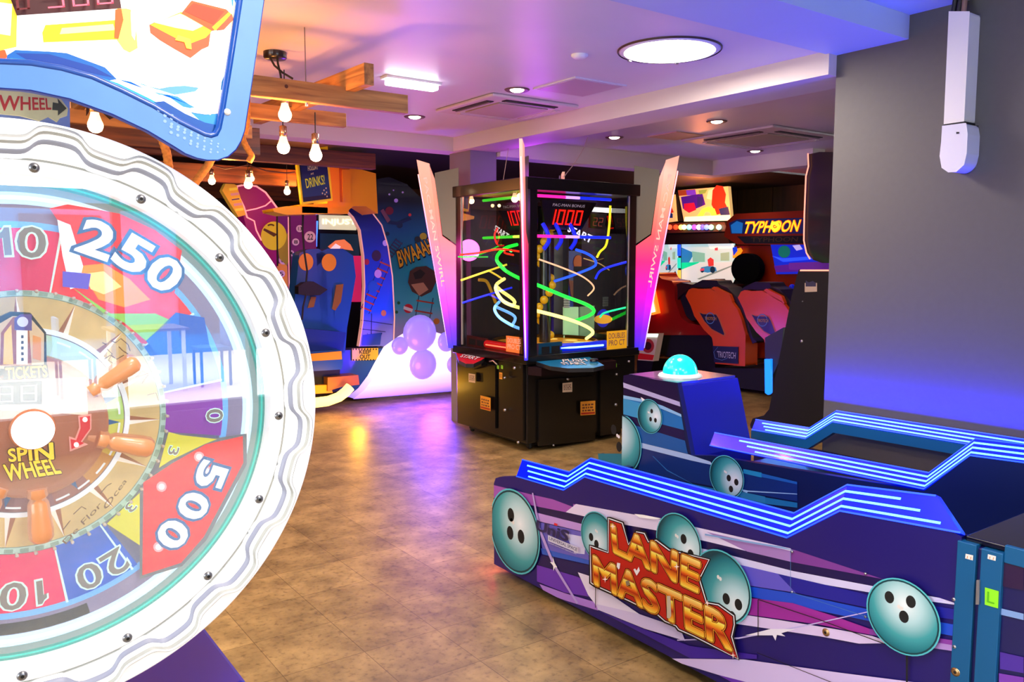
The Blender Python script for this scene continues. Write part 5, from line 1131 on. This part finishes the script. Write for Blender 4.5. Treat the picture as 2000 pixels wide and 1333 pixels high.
# seats
def seat(dx, dy, sc, lab, plx):
    t = thing('ride_seat', PX(plx)(1430+dx, 760+dy), lab, 'seat', 'orange twin ride seats')
    P = PX(plx); T = lambda pts: [(1340 + (x-1340)*sc + dx, 560 + (y-560)*sc + dy) for x, y in pts]
    m = MB(); m.slab(T([(1339,578),(1345,566),(1352,563),(1365,565),(1385,564),(1400,571),(1425,585),(1440,605),(1448,625),(1452,640),(1456,655),(1455,716),(1397,711),(1391,660),(1375,645),(1356,618),(1349,598)]), P, .22, ORA); m.build('shell', t, bevel=.035, seg=3)
    P2_ = Plane(P.p + P.n*.0, P.n)
    m = MB(); m.slab(T([(1345,565),(1350,558),(1362,552),(1372,547),(1400,548),(1404,556),(1420,562),(1440,582),(1455,610),(1470,660),(1478,668),(1470,672),(1456,640),(1440,600),(1418,580),(1398,570),(1370,562)]), Plane(P.p + Vector((.05,0,0)), P.n), .26, SEATD); m.build('cushion', t, bevel=.02)
    m = MB(); m.slab(T([(1402,564),(1395,560),(1390,563),(1402,574),(1430,590),(1424,575)]), P, .2, ORA); m.build('shoulder', t, bevel=.01)
    m = MB(); a = T([(1364,609),(1372,612),(1400,613),(1406,622),(1418,652),(1416,658),(1390,645),(1375,628)]); m.art(a, P, mat('seat_badge_edge', '#d86a2a', .4), .003); m.art(T([(1367,611),(1374,614),(1399,615),(1404,623),(1415,652),(1414,655),(1391,643),(1377,628)]), P, mat('seat_badge_navy', '#0a1230', .4, coat=.3), .006)
    c = T([(1388,622)])[0]; P0 = P(*c, .009); m.disc(P0, .068*sc, P.n, mat('badge_ring', '#5a8ac0', .4), 28, .058*sc); m.textq('TRIOTECH', T([(1378,619),(1400,620),(1400,626),(1378,625)]), P, mat('badge_gold', '#d89a4a', .4), .01, .012); m.build('back_badge', t)
    m = MB(); m.slab(T([(1393,676),(1443,678),(1443,711),(1396,708)]), P, .01, mat('triotech_panel', '#0a1c3c', .35, coat=.3), lift=.012); m.build('lower_panel', t)
    m = MB(); m.textq('TRIOTECH', T([(1402,686),(1439,689),(1438,701),(1404,698)]), P, mat('triotech_white', '#c8c8d0', .5), .01, .016); m.tube([P(*q, .018) for q in T([(1404,678),(1396,688),(1399,700),(1412,704),(1422,700)])], .003, mat('badge_ring', '#5a8ac0', .4), 6); m.build('maker_lettering', t)
    return t
seat(0, 0, 1.0, 'orange bucket seat with navy badge and maker lettering low on its back, nearer the dome', 7.55)
seat(102, 4, 1.0, 'orange bucket seat with navy badge, partly behind the tall black cabinet', 7.35)
m = MB(); m.slab([(1392,719),(1515,721),(1515,768),(1398,752)], PX(7.56), .9, BLACKM); setp(m.build('seat_platform', bevel=.01), 'black low platform under the orange ride seats', 'platform')
m = MB(); m.slab([(1456,668),(1500,656),(1503,700),(1456,698)], PX(7.92), .3, ORD); m.textq('TRIOTECH', [(1458,690),(1484,692),(1484,702),(1458,700)], PX(7.92), mat('dim_gold', '#5a3a1a', .5), 0, .003); setp(m.build('side_console', bevel=.01), 'dark orange side console between the two ride seats', 'console')
# black round headrest of the kart seat
t = thing('round_headrest', PX(8.35)(1456, 700), 'round black headrest standing above the two orange ride seats', 'headrest')
m = MB(); m.slab([(1456+28*cos(k*pi/14), 525+30*sin(k*pi/14)) for k in range(28)], PX(8.35), .10, mat('headrest_black', '#040303', .9, spec=.1)); m.build('pad', t, bevel=.03, seg=3)
m = MB(); m.slab([(1436,545),(1470,550),(1462,575),(1440,590),(1420,575)], PX(8.37), .08, SEATD); m.build('stem', t, bevel=.01)

# ------------------------------------------------------------------ kart racing cabinets
t = thing('kart_racing_cabinet', (9.0, 8.0, 0), 'twin kart racing cabinet with tilted lit sign, lamp row and bright race screens', 'arcade machine')
KX = PX(9.2)
m = MB(); m.slab([(1240,452),(1418,450),(1420,480),(1420,700),(1240,720)], PX(9.45), .5, mat('kart_body_dark', '#140a08', .5)); m.build('body', t, bevel=.01)
def signboard(pts, arts, lab):
    m = MB(); m.slab(pts, KX, .06, mat('kart_sign_cream', '#f0c078', .4, em=.85)); m.L = 4
    for a, h, e in arts: m.art(a, KX, mat('kartsign'+h, h, .4, em=e))
    m.build('sign', t)
signboard([(1324,372),(1422,364),(1428,431),(1336,433)], [([(1324,372),(1358,370),(1360,380),(1326,383)], '#b04a28', .5), ([(1340,372),(1358,371),(1360,381),(1342,382)], '#7a3ac8', .8),
  ([(1330,385),(1372,378),(1378,400),(1350,412),(1334,408)], '#4a1a8a', .8), ([(1336,398),(1356,396),(1360,410),(1346,416),(1336,410)], '#c81a3a', .8), ([(1362,384),(1374,386),(1372,402),(1362,404)], '#3a2a7a', .6),
  ([(1364,372),(1382,370),(1378,378),(1366,380)], '#8aa848', .8), ([(1384,372),(1396,368),(1395,392),(1380,388)], '#e8d8a0', .9), ([(1392,372),(1400,362),(1412,364),(1418,380),(1416,396),(1424,412),(1400,420),(1390,400)], '#c8301a', .8),
  ([(1360,425),(1372,408),(1384,404),(1396,408),(1402,425),(1392,425),(1386,414),(1378,414),(1372,425)], '#f8e040', 1.3), ([(1404,408),(1422,404),(1426,420),(1408,422)], '#20306a', .6), ([(1338,424),(1426,420),(1428,431),(1336,433)], '#fff0c0', 1.4)], '')
signboard([(1290,385),(1316,380),(1320,432),(1290,436)], [([(1292,395),(1310,400),(1316,415),(1300,420)], '#c8301a', .8), ([(1296,408),(1314,418),(1314,426),(1298,426)], '#20306a', .6)], '')
m = MB(); m.slab([(1318,376),(1326,374),(1336,432),(1322,432)], PX(9.24), .1, BLACKM); m.build('sign_support', t)
m = MB(); m.slab([(1300,436),(1415,434),(1422,452),(1300,456)], PX(9.22), .12, mat('lamp_row_panel', '#5a3c34', .4)); m.build('lamp_row', t)
for i, (x, h) in enumerate(((1308,'#ff4a2a'),(1320,'#ff3a1a'),(1330,'#ffe060'),(1336,'#f8ff9a'),(1346,'#7ae8ff'),(1356,'#c040ff'),(1365,'#ffffff'),(1372,'#5a50ff'),(1380,'#6a80ff'),(1389,'#b0ffb0'),(1404,'#d8ffd8'))):
    m = MB(); m.sphere(PX(9.18)(x, 444), .038, glow('kart_lamp'+h, h, 3.0), n=12); m.build('lamp', t)
m = MB(); m.slab([(1295,456),(1418,452),(1425,476),(1292,478)], PX(9.25), .2, mat('hood_dark', '#241c1c', .4)); m.build('hood', t)
def screen(x0, x1, y0, y1):
    m = MB(); w_ = x1-x0; S_ = PX(9.3); X = lambda u: x0+u*w_; Y_ = lambda v: y0+v*(y1-y0)
    m.slab([(x0,y0),(x1,y0),(x1,y1+3),(x0,y1)], S_, .03, mat('race_sky', '#b8dcd8', .4, em=.9)); m.L = 3
    A_ = lambda pts, h, e=.9: m.art([(X(u), Y_(v)) for u, v in pts], S_, mat('race'+h, h, .4, em=e))
    A_([(0,.1),(.25,.25),(.1,.6),(0,.62)], '#2a7aa8'); A_([(.2,.2),(.45,.25),(.45,.48),(.22,.48)], '#7ab8a0'); A_([(0,.5),(.35,.48),(.22,.62),(0,.68)], '#10d090', 1.0); A_([(.5,.0),(1,.0),(1,.12),(.55,.14)], '#e8f4f0')
    A_([(0,.68),(.35,.5),(1,.48),(1,1.05),(0,1)], '#cfd8d4'); A_([(.3,.92),(.75,.68),(1,.55),(1,.58),(.76,.72),(.34,.94)], '#8aa09a', .6); A_([(.75,.25),(.92,.22),(.92,.45),(.75,.45)], '#98b898')
    A_([(.38,.62),(.52,.58),(.66,.62),(.68,.72),(.5,.76),(.36,.72)], '#3a8ac0', .8); A_([(.5,.42),(.56,.36),(.62,.42),(.62,.58),(.52,.6)], '#d03a3a', .8); A_([(.6+.05*cos(k*.6), .68+.09*sin(k*.6)) for k in range(10)], '#1a3a5a', .4); A_([(.4+.035*cos(k*.6), .7+.06*sin(k*.6)) for k in range(10)], '#1a3a5a', .4); A_([(.36,.66),(.44,.64),(.44,.7),(.36,.72)], '#e04a6a', .8); A_([(.64,.12),(.7,.1),(.7,.18),(.64,.18)], '#e04a5a', .8)
    m.build('screen', t)
screen(1331, 1433, 476, 551); screen(1288, 1322, 476, 545)
for x, ys in ((1326, ((478,500,'#1a4aff'),(504,524,'#20c0a0'),(528,548,'#ffb040'))), (1438, ((480,500,'#1a3aff'),(536,552,'#ffc040')))):
    for a, b, h in ys:
        m = MB(); m.slab([(x-3,a),(x+2,a),(x+2,b),(x-3,b)], PX(9.2), .02, glow('bar'+h, h, 1.6)); m.build('light_bar', t)
RDS = mat('kart_red', '#a81208', .3, coat=.4)
t2 = thing('racing_pod', PX(7.9)(1290, 745), 'red moulded kart seat with tall lamp strip next to the clear cabinet', 'seat')
m = MB(); m.slab([(1283,530),(1290,545),(1312,549),(1318,560),(1318,585),(1330,620),(1345,632),(1395,640),(1392,655),(1262,655),(1250,640),(1258,560)], PX(7.9), .35, RDS); m.build('shell', t2, bevel=.04, seg=3)
m = MB(); m.slab([(1262,655),(1392,655),(1398,735),(1330,735),(1318,700),(1285,690),(1262,700)], PX(7.95), .35, BLACKM); m.build('base', t2)
m = MB(); m.slab([(1262,568),(1276,568),(1285,612),(1270,616)], PX(7.8), .05, glow('neon_orange', '#ff6a1a', 2.2)); m.art([(1265,571),(1273,571),(1281,609),(1273,611)], PX(7.8), glow('neon_pale', '#fff0c8', 3.5), .01); m.build('lamp_strip', t2, bevel=.0)
m = MB(); m.slab([(1310,560),(1330,552),(1350,556),(1345,565),(1326,580),(1318,600),(1308,585)], PX(7.95), .2, mat('dash_brown', '#3a1812', .35, coat=.3)); m.slab([(1318,580),(1350,570),(1372,600),(1372,625),(1335,628)], PX(8.0), .3, BLACKM); m.build('dashboard', t2, bevel=.01)
m = MB(); m.slab([(1372,560),(1375,548),(1400,545),(1408,556),(1440,556),(1420,572),(1400,568)], PX(8.1), .15, mat('dash_grey', '#2a2422', .35, coat=.3)); m.build('steering_cover', t2, bevel=.01)
t3 = thing('kart_step_panel', PX(7.7)(1265, 705), 'small lit red racing emblem panel low beside the clear cabinet', 'panel')
m = MB(); m.slab([(1250,652),(1286,652),(1276,706),(1246,704)], PX(7.7), .1, mat('step_cream', '#c8a890', .5, em=.2)); m.art([(1266+12*cos(k*pi/8), 676+14*sin(k*pi/8)) for k in range(16)], PX(7.7), mat('step_red', '#a82a2a', .5, em=.2), .003); m.art([(1266+7*cos(k*pi/8), 676+8*sin(k*pi/8)) for k in range(16)], PX(7.7), mat('step_dark', '#4a1a1a', .5), .006); m.art([(1248,690),(1278,694),(1275,704),(1246,702)], PX(7.7), mat('step_red2', '#c81a1a', .5, em=.2), .004); m.build('emblem_panel', t3)
m = MB(); m.slab([(1252,652),(1284,653),(1282,659),(1252,658)], PX(7.68), .02, glow('step_light', '#c8f8e8', 2.4)); m.build('step_lamp', t3)
m = MB(); m.slab([(1244,704),(1276,706),(1270,735),(1244,735)], PX(7.72), .4, BLACKM); m.build('foot', t3)

# ------------------------------------------------------------------ coaster ride with blue side panels and glowing bubble base
t = thing('coaster_ride', (4.2, 8.2, 0), 'blue and orange coaster ride cab with curved picture side panels', 'arcade machine')
A8 = PY(8.55); OR2 = mat('ride_orange', '#e89c0c', .4, coat=.2); ORY = mat('ride_yellow', '#e8a80c', .4)
seag = ramp_mat('arch_sea_gradient', (0,0,1/2.3), 0, [(0, '#b8a8d8'), (.3, '#a898c8'), (.42, '#48b4c4'), (.6, '#20a4b8'), (.8, '#0e6488'), (.95, '#051426'), (1, '#040c1c')], .35, em=.0, coat=.3)
m = MB(); m.org = Vector((4.2,8.2,0)); m.slab([(736,350),(760,346),(795,360),(820,385),(838,415),(848,450),(856,520),(864,600),(872,680),(884,775),(738,775)], A8, .06, seag, mat('arch_edge', '#0c3a5a', .4)); m.build('arch_panel', t)
m = MB(); m.L = 3
def AA(pts, h, pl=A8, e=0.): m.art(pts, pl, mat('ride'+h, h, .4, em=e))
# rollercoaster track art, ladders, ornaments (no figures)
def ladder(a, b, n, wd, pl, c1='#1a2c50', c2='#a8402c'):
    a = Vector(a); b = Vector(b); d = (b-a).normalized(); s = Vector((-d.y, d.x))*wd
    for k in (-1, 1): p, q = a+s*k, b+s*k; m.art([(p.x-.8,p.y),(p.x+.8,p.y),(q.x+.8,q.y),(q.x-.8,q.y)], pl, mat('ride'+c1, c1, .4))
    for i in range(n):
        c = a.lerp(b, (i+.5)/n); v = s*1.25; m.art([tuple(c-v-d*1.5), tuple(c+v-d*1.5), tuple(c+v+d*1.5), tuple(c-v+d*1.5)], pl, mat('ride'+c2, c2, .4))
ladder((862,500),(866,560),5,7,A8); ladder((832,580),(822,640),3,14,A8); ladder((758,500),(780,470),6,7,A8, '#1a3a5a', '#3a4a6a')
for x, y, r, h in ((797,603,9,'#c82030'),(852,628,6,'#c8782a'),(773,392,4,'#e8e0f0'),(760,380,2,'#e8e0f0'),(786,376,2,'#f4ecf4'),(768,372,1.5,'#f4ecf4'),(800,420,3,'#d83030'),(760,412,8,'#8a2430'),(780,440,6,'#123a4a'),(774,610,3,'#1a6a3a'),(778,592,3,'#1a6a3a'),(826,462,7,'#c8c02a'),(815,468,6,'#1c2c30'),(756,457,4,'#0c3a4a')):
    m.art([(x+r*cos(k*pi/8), y+r*sin(k*pi/8)) for k in range(16)], A8, mat('ride'+h, h, .4))
m.art([(788,598),(806,604),(804,610),(787,604)], A8, WHITE); AA([(744,420),(760,432),(775,434),(800,425),(804,429),(776,440),(758,438)], '#0a3050'); AA([(742,412),(748,408),(762,430),(756,436)], '#8a5a5a')
AA([(800,530),(812,522),(832,520),(848,530),(852,548),(842,570),(822,580),(804,570),(796,552)], '#4a2c24'); AA([(806,534),(820,526),(830,534),(822,544),(810,546)], '#1a1214'); AA([(802,556),(826,552),(836,566),(818,578)], '#b88868')
for s_, bo, h in (('BWAAAH!!', .08, '#14202a'), ('BWAAAH!!', .02, '#f0c020')): m.textq(s_, [(774,492),(842,464),(856,488),(780,522)], A8, mat('ride'+h, h, .4), bo)
m.build('arch_picture', t)
B8 = PY(8.0); BLS = [(672,406),(700,402),(726,415),(745,440),(757,480),(766,540),(770,620),(768,676),(701,677),(708,630),(712,560),(710,500),(703,450),(690,425)]
bg_ = ramp_mat('side_panel_gradient', (0,0,1/2.0), 0, [(0, '#8878c0'), (.38, '#7a78c8'), (.48, '#1c5ac0'), (.75, '#1240b0'), (1, '#08145a')], .35, em=.0, coat=.3)
m = MB(); m.slab(BLS, B8, .06, bg_, mat('side_edge_peach', '#e8a890', .4, em=.5)); m.build('side_panel', t)
m = MB(); m.tube([B8(x, y, .006) for x, y in [(700,402),(726,415),(745,440),(757,480),(766,540),(770,620),(768,676)]], .008, mat('side_edge_peach', '#e8a890', .4, em=.5), 6); m.tube([B8(x, y, .006) for x, y in [(701,677),(708,630),(712,560),(710,500),(703,450),(690,425),(672,406)]], .007, mat('side_edge_peach', '#e8a890', .4, em=.5), 6); m.build('panel_trim', t)
m = MB(); m.L = 3
ladder((755,510),(712,610),8,9,B8,'#162a60','#b0402a')
for x, y, r, h in ((735,500,9,'#3a2a40'),(752,475,5,'#c8b8e8'),(716,512,5,'#b02a3a'),(749,612,5,'#c87a3a'),(738,535,7,'#c8a0c8'),(728,560,10,'#1a5aa8')): m.art([(x+r*cos(k*pi/8), y+r*1.2*sin(k*pi/8)) for k in range(16)], B8, mat('ride'+h, h, .4))
for a, b in (((704,625),(765,634)),((725,612),(724,660)),((702,642),(752,648)),((716,650),(726,672)),((745,650),(735,672))): m.art([a, (a[0]+1.2,a[1]+1.2), (b[0]+1.2,b[1]+1.2), b], B8, mat('ride#0a1440', '#0a1440', .4))
AA([(708,655),(745,650),(742,674),(706,675)], '#143a98', B8); m.build('side_picture', t)
# yellow canopy box with its chalkboard
C7 = PY(7.55)
m = MB(); m.slab([(640,305),(666,304),(708,332),(734,339),(738,418),(715,403),(690,403),(680,412),(600,412),(584,410),(584,400),(640,398)], C7, .35, OR2); m.build('canopy', t, bevel=.01)
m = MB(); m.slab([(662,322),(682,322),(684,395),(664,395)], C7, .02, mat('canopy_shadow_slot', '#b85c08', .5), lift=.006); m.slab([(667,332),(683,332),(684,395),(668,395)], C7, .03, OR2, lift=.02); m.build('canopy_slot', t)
m = MB(); m.slab([(533,408),(560,403),(640,404),(640,418),(560,420),(535,414)], PY(7.5), .3, mat('canopy_yellow_arm', '#c89a14', .35, coat=.3)); m.build('canopy_arm', t, bevel=.01)
m = MB(); m.slab([(590,403),(682,408),(680,418),(590,416)], PY(7.5), .2, OR2); m.build('canopy_lip', t, bevel=.005)
t4 = thing('chalkboard_sign', PY(7.3)(610, 345), 'yellow framed chalkboard with chalk lettering, tilted in front of the orange canopy box', 'sign')
CB = PY(7.3); m = MB(); YF = mat('frame_yellow', '#f4c80a', .4, em=.15)
m.slab([(577,295),(640,286),(650,392),(590,400)], CB, .05, YF); m.build('frame', t4, bevel=.004)
m = MB(); m.art([(582,303),(635,294),(646,388),(592,395)], CB, mat('board_slate', '#10182e', .35), .004); m.art([(584,310),(636,302),(641,345),(590,352)], CB, mat('board_blue', '#1c2c5e', .35), .006); m.art([(588,352),(641,345),(643,380),(592,386)], CB, mat('board_blue2', '#103a66', .35), .006); m.build('board', t4)
m = MB(); CH = mat('chalk_cream', '#c8b088', .5, em=.25); CY = mat('chalk_yellow', '#b8b020', .5, em=.4)
m.textq('HOLIDAY', [(600,325),(620,321),(621,331),(601,334)], CB, CH, .01, .010); m.textq('at', [(606,338),(612,337),(612,341),(606,342)], CB, CH, 0, .010); m.textq('DRINKS!', [(595,350),(632,342),(634,360),(598,368)], CB, CY, .01, .010)
for x, y in ((637,376),(634,380),(638,384),(632,372),(636,368),(629,378)): m.art([(x-1.5,y),(x,y-2),(x+1.5,y),(x,y+2)], CB, CH, .010)
m.build('chalk_lettering', t4)
# keep the cab: seats, dash, wheel, orange sill
NB = mat('ride_blue', '#06488c', .4, coat=.15); NBD = mat('ride_blue_dark', '#062a78', .4, coat=.2); AMB = mat('ride_amber', '#e0900c', .4)
S8 = PY(7.75)
m = MB(); m.slab([(585,495),(600,488),(622,486),(640,500),(650,560),(655,640),(660,690),(575,690),(570,640),(578,560)], S8, .18, NB); m.build('seat_back', t, bevel=.04, seg=3)
m = MB(); m.slab([(618,496),(640,486),(670,486),(690,500),(695,540),(685,600),(678,640),(674,690),(630,690),(625,600)], S8, .18, NB); m.build('seat_back', t, bevel=.04, seg=3)
for x, y in ((597,512),(642,513)):
    m = MB(); m.slab([(x+14*cos(k*pi/12), y+17*sin(k*pi/12)) for k in range(24)], S8, .02, AMB, lift=.012); m.build('seat_disc', t)
for pts in ([(607,580),(617,580),(612,600),(600,602)], [(656,557),(670,555),(665,590),(654,607),(648,604)]):
    m = MB(); m.slab(pts, S8, .02, mat('ride_amber_dark', '#8a5a10', .4), lift=.012); m.build('seat_strap', t)
m = MB(); m.slab([(572,640),(640,646),(676,650),(672,672),(668,700),(572,700)], PY(7.65), .5, NBD); m.build('seat_base', t, bevel=.02)
m = MB(); m.slab([(595,552),(612,550),(640,566),(625,577),(600,578),(583,575),(583,560)], PY(7.6), .1, mat('handset_black', '#070606', .5)); m.tube([PY(7.6)(x, y) for x, y in [(592,420),(591,450),(594,490),(600,530),(598,552)]], .010, BLACKM, 8); m.tube([PY(7.6)(x, y) for x, y in [(598,575),(592,600),(590,625)]], .010, BLACKM, 8); m.build('hanging_controller', t, bevel=.01)
m = MB(); m.slab([(570,690),(668,684),(670,706),(668,722),(572,728)], PY(7.55), .3, NB); m.slab([(600,692),(666,686),(667,702),(600,706)], PY(7.55), .02, AMB, lift=.012); m.build('front_sill', t, bevel=.004)
m = MB(); m.slab([(580,722),(664,718),(664,765),(580,770)], PY(7.7), .5, BLACKM); m.build('front_skirt', t)
m = MB(); m.slab([(664,685),(766,680),(770,735),(740,762),(700,780),(664,770)], PY(8.05), .25, NB); m.build('lower_body', t, bevel=.01)
m = MB(); K8 = PY(8.04); m.slab([(687,681),(738,680),(738,703),(687,705)], K8, .006, mat('keepout_yellow', '#f0b010', .4, em=.2), lift=.01); 
for k in range(9): x = 688+k*5.6; m.art([(x,681),(x+2.4,681),(x+2,684),(x+.2,684)], K8, BLACKM, .012); m.art([(x,702),(x+2.4,702),(x+2.6,704.6),(x+.2,704.6)], K8, BLACKM, .012)
m.textq('KEEP', [(701,684),(723,684),(723,691),(701,691)], K8, BLACKM, .02, .013); m.textq('OUT', [(702,693),(722,693),(722,701),(702,701)], K8, BLACKM, .02, .013); m.build('keep_out_sign', t)
m = MB(); m.slab([(640,738),(700,733),(702,752),(668,756),(640,765)], PY(7.6), .2, mat('step_orange', '#a85c0c', .4)); m.slab([(575,755),(645,752),(650,768),(575,772)], PY(7.62), .2, OR2); m.build('orange_step', t, bevel=.005)
m = MB(); T7 = PY(7.45); P = [T7(x, y) for x, y in [(560,792),(600,789),(640,784),(662,776),(675,766),(684,756)]]; m.tube(P, .05, mat('runner_glow', '#ffdc70', .4, em=3.0), 12); m.build('glowing_runner', t)
# glowing bubble base
t5 = thing('glowing_bubble_base', PY(8.0)(800, 770), 'white and lilac glowing bubble mound next to the black glass cabinet', 'light display')
G8 = PY(7.75); GW = ramp_mat('mound_glow', (0,0,1/.95), 0, [(0, '#5a40f0'), (.15, '#d8b8ff'), (.4, '#ffffff'), (.75, '#f0d8ff'), (1, '#b890f8')], .5, em=1.1)
m = MB(); m.slab([(690,780),(712,762),(730,738),(745,710),(762,680),(790,660),(822,640),(860,652),(887,665),(892,764)], G8, .15, GW); m.build('mound', t5, bevel=.02)
LIL = mat('bubble_lilac', '#7a68d8', .3, em=.75, emhex='#a890ff', coat=.3)
for x, y, r in ((820,651,36),(872,668,20),(781,676,18),(826,712,30),(888,712,18)):
    m = MB(); c = G8(x, y); k = r/1600*((c-_C).dot(_fw)); m.sphere(c, k, LIL, (1, .45, 1.0), n=24); m.build('bubble', t5)

# ------------------------------------------------------------------ bingo ball cabinet (magenta) and fighting game cabinet behind
t = thing('bingo_cabinet', (3.0, 9.0, 0), 'magenta cabinet with pink outlined fin, printed yellow ball and bingo balls', 'arcade machine')
D9 = PY(8.8); MG = mat('bingo_magenta', '#7a0a5a', .4, em=.25, emhex='#b00a70'); PKL = mat('pink_outline', '#ff9a9a', .4, em=1.0)
m = MB(); m.slab([(463,362),(490,362),(512,370),(528,386),(541,407),(541,640),(500,640),(480,440),(470,400)], D9, .2, MG); m.build('fin_panel', t)
m = MB(); m.tube([D9(x, y, .01) for x, y in [(482,425),(476,405),(462,376),(463,364),(478,361),(500,364),(518,376),(530,392),(541,407)]], .010, PKL, 6); m.tube([D9(x, y, .01) for x, y in [(480,412),(500,408),(518,402),(531,391)]], .007, PKL, 6); m.tube([D9(x, y, .01) for x, y in [(482,425),(496,432),(500,450),(510,470)]], .008, PKL, 6); m.build('outline_light', t)
m = MB(); m.slab([(500,412),(618,412),(618,720),(520,720)], PY(8.9), .5, mat('bingo_purple', '#5a1060', .4, em=.25, emhex='#90207a')); m.build('body', t)
for q, h in (([(434,372),(440,360),(446,354),(462,362),(468,380),(480,420),(466,424),(452,402)], '#e0a83a'),):
    m = MB(); m.slab(q, PY(8.7), .1, mat('stack_yellow', h, .5, em=.25)); m.L = 0
    for k in range(5): m.art([(447+k*3,368+k*10),(463+k*3,366+k*10),(464+k*3,371+k*10),(448+k*3,373+k*10)], PY(8.7), mat('stack_line%d' % (k % 2), ['#f6d24a','#c88a9a'][k % 2], .5, em=.3), .004)
    m.art([(452,389),(467,387),(468,390),(453,392)], PY(8.7), mat('stack_ink', '#7a4a8a', .5), .006); m.build('card_topper', t)
E9 = PY(8.78); m = MB(); m.art([(534+25*cos(k*pi/14), 461+28*sin(k*pi/14)) for k in range(28)], E9, mat('ball_yellow', '#c8b020', .4, em=.35), .012); m.art([(515,446),(541,458),(534,463),(513,450)], E9, mat('ball_crease', '#5a3a10', .5), .016); m.tube([E9(522+k*3, 441-2*sin(k*.8), .02) for k in range(5)], .008, mat('ball_crease', '#5a3a10', .5), 6)
m.art([(540,470),(562,455),(566,500),(560,520),(545,505)], E9, mat('ball_yellow_dim', '#9a8420', .4, em=.2), .011); m.build('yellow_ball_print', t)
m = MB()
for i, (x, y, r, s_) in enumerate(((584,447,7,'13'),(604,463,11,'22'),(576,473,7,'8'),(567,495,6,'4'),(552,508,9,'67'),(572,535,7,'10'),(592,414,8,'7'),(606,495,7,'3'),(548,535,7,'5'))):
    m.art([(x+r*cos(k*pi/10), y+r*sin(k*pi/10)) for k in range(20)], PY(8.88), mat('bingo_white', '#d8a8c8', .4, em=.25), .02+.001*i); m.textq(s_, [(x-r*.5,y-r*.5),(x+r*.5,y-r*.5),(x+r*.5,y+r*.5),(x-r*.5,y+r*.5)], PY(8.88), mat('bingo_ink', '#1a0a20', .4), .01, .03)
m.art([(576,535),(605,520),(605,535),(578,552)], PY(8.88), mat('bingo_red', '#d82a20', .4, em=.3), .012); m.art([(520,520),(560,512),(562,560),(530,560)], PY(8.88), mat('bingo_orange', '#e0883a', .4, em=.3), .012)
m.build('bingo_ball_print', t)
m = MB(); m.tube([PY(8.6)(565,418), PY(8.6)(569,640)], .012, mat('pole_dark', '#2a1020', .4), 8); m.tube([PY(8.58)(563,424), PY(8.58)(566,640)], .005, PKL, 6); m.build('trim_pole', t)
m = MB(); m.tube([PY(8.4)(541,416), PY(8.4)(542,520)], .009, BLACKM, 8); setp(m.build('dangling_cord'), 'thin black cord hanging in front of the printed yellow ball', 'cord')
t = thing('fighting_game_cabinet', (3.9, 9.6, 0), 'dark fighting game cabinet with lit cream header behind the blue ride seats', 'arcade machine')
F9 = PY(9.4)
m = MB(); m.slab([(612,416),(700,416),(712,760),(604,760)], PY(9.42), .6, mat('fighter_body', '#0c1020', .4)); m.build('body', t)
m = MB(); m.slab([(624,420),(694,422),(696,450),(624,448)], F9, .03, mat('fighter_header', '#d8d0b0', .4, em=.9)); m.textq('INJUSTICE', [(630,428),(728,429),(728,442),(630,441)], F9, mat('fighter_letter', '#fff8e0', .4, em=1.3), .02, .008); m.build('header', t)
m = MB(); m.slab([(626,456),(700,458),(702,500),(626,498)], F9, .03, mat('fighter_screen', '#1a3048', .4, em=.5)); m.art([(640,482),(655,470),(672,468),(684,478),(690,490),(664,486),(650,490)], F9, mat('fighter_glow', '#e0704a', .4, em=1.0), .006); m.art([(645,486),(655,476),(665,482),(660,492)], F9, mat('fighter_pale', '#e8c8d8', .4, em=1.0), .008); m.build('screen', t)
m = MB(); m.slab([(616,432),(621,432),(619,482),(615,482)], PY(9.3), .03, glow('fighter_neon', '#3a6aff', 4)); m.build('neon_edge', t)
m = MB(); m.slab([(690,500),(706,500),(706,590),(684,590)], PY(9.35), .1, mat('fighter_pink', '#e0286a', .4, em=.6)); m.build('side_glow_panel', t)
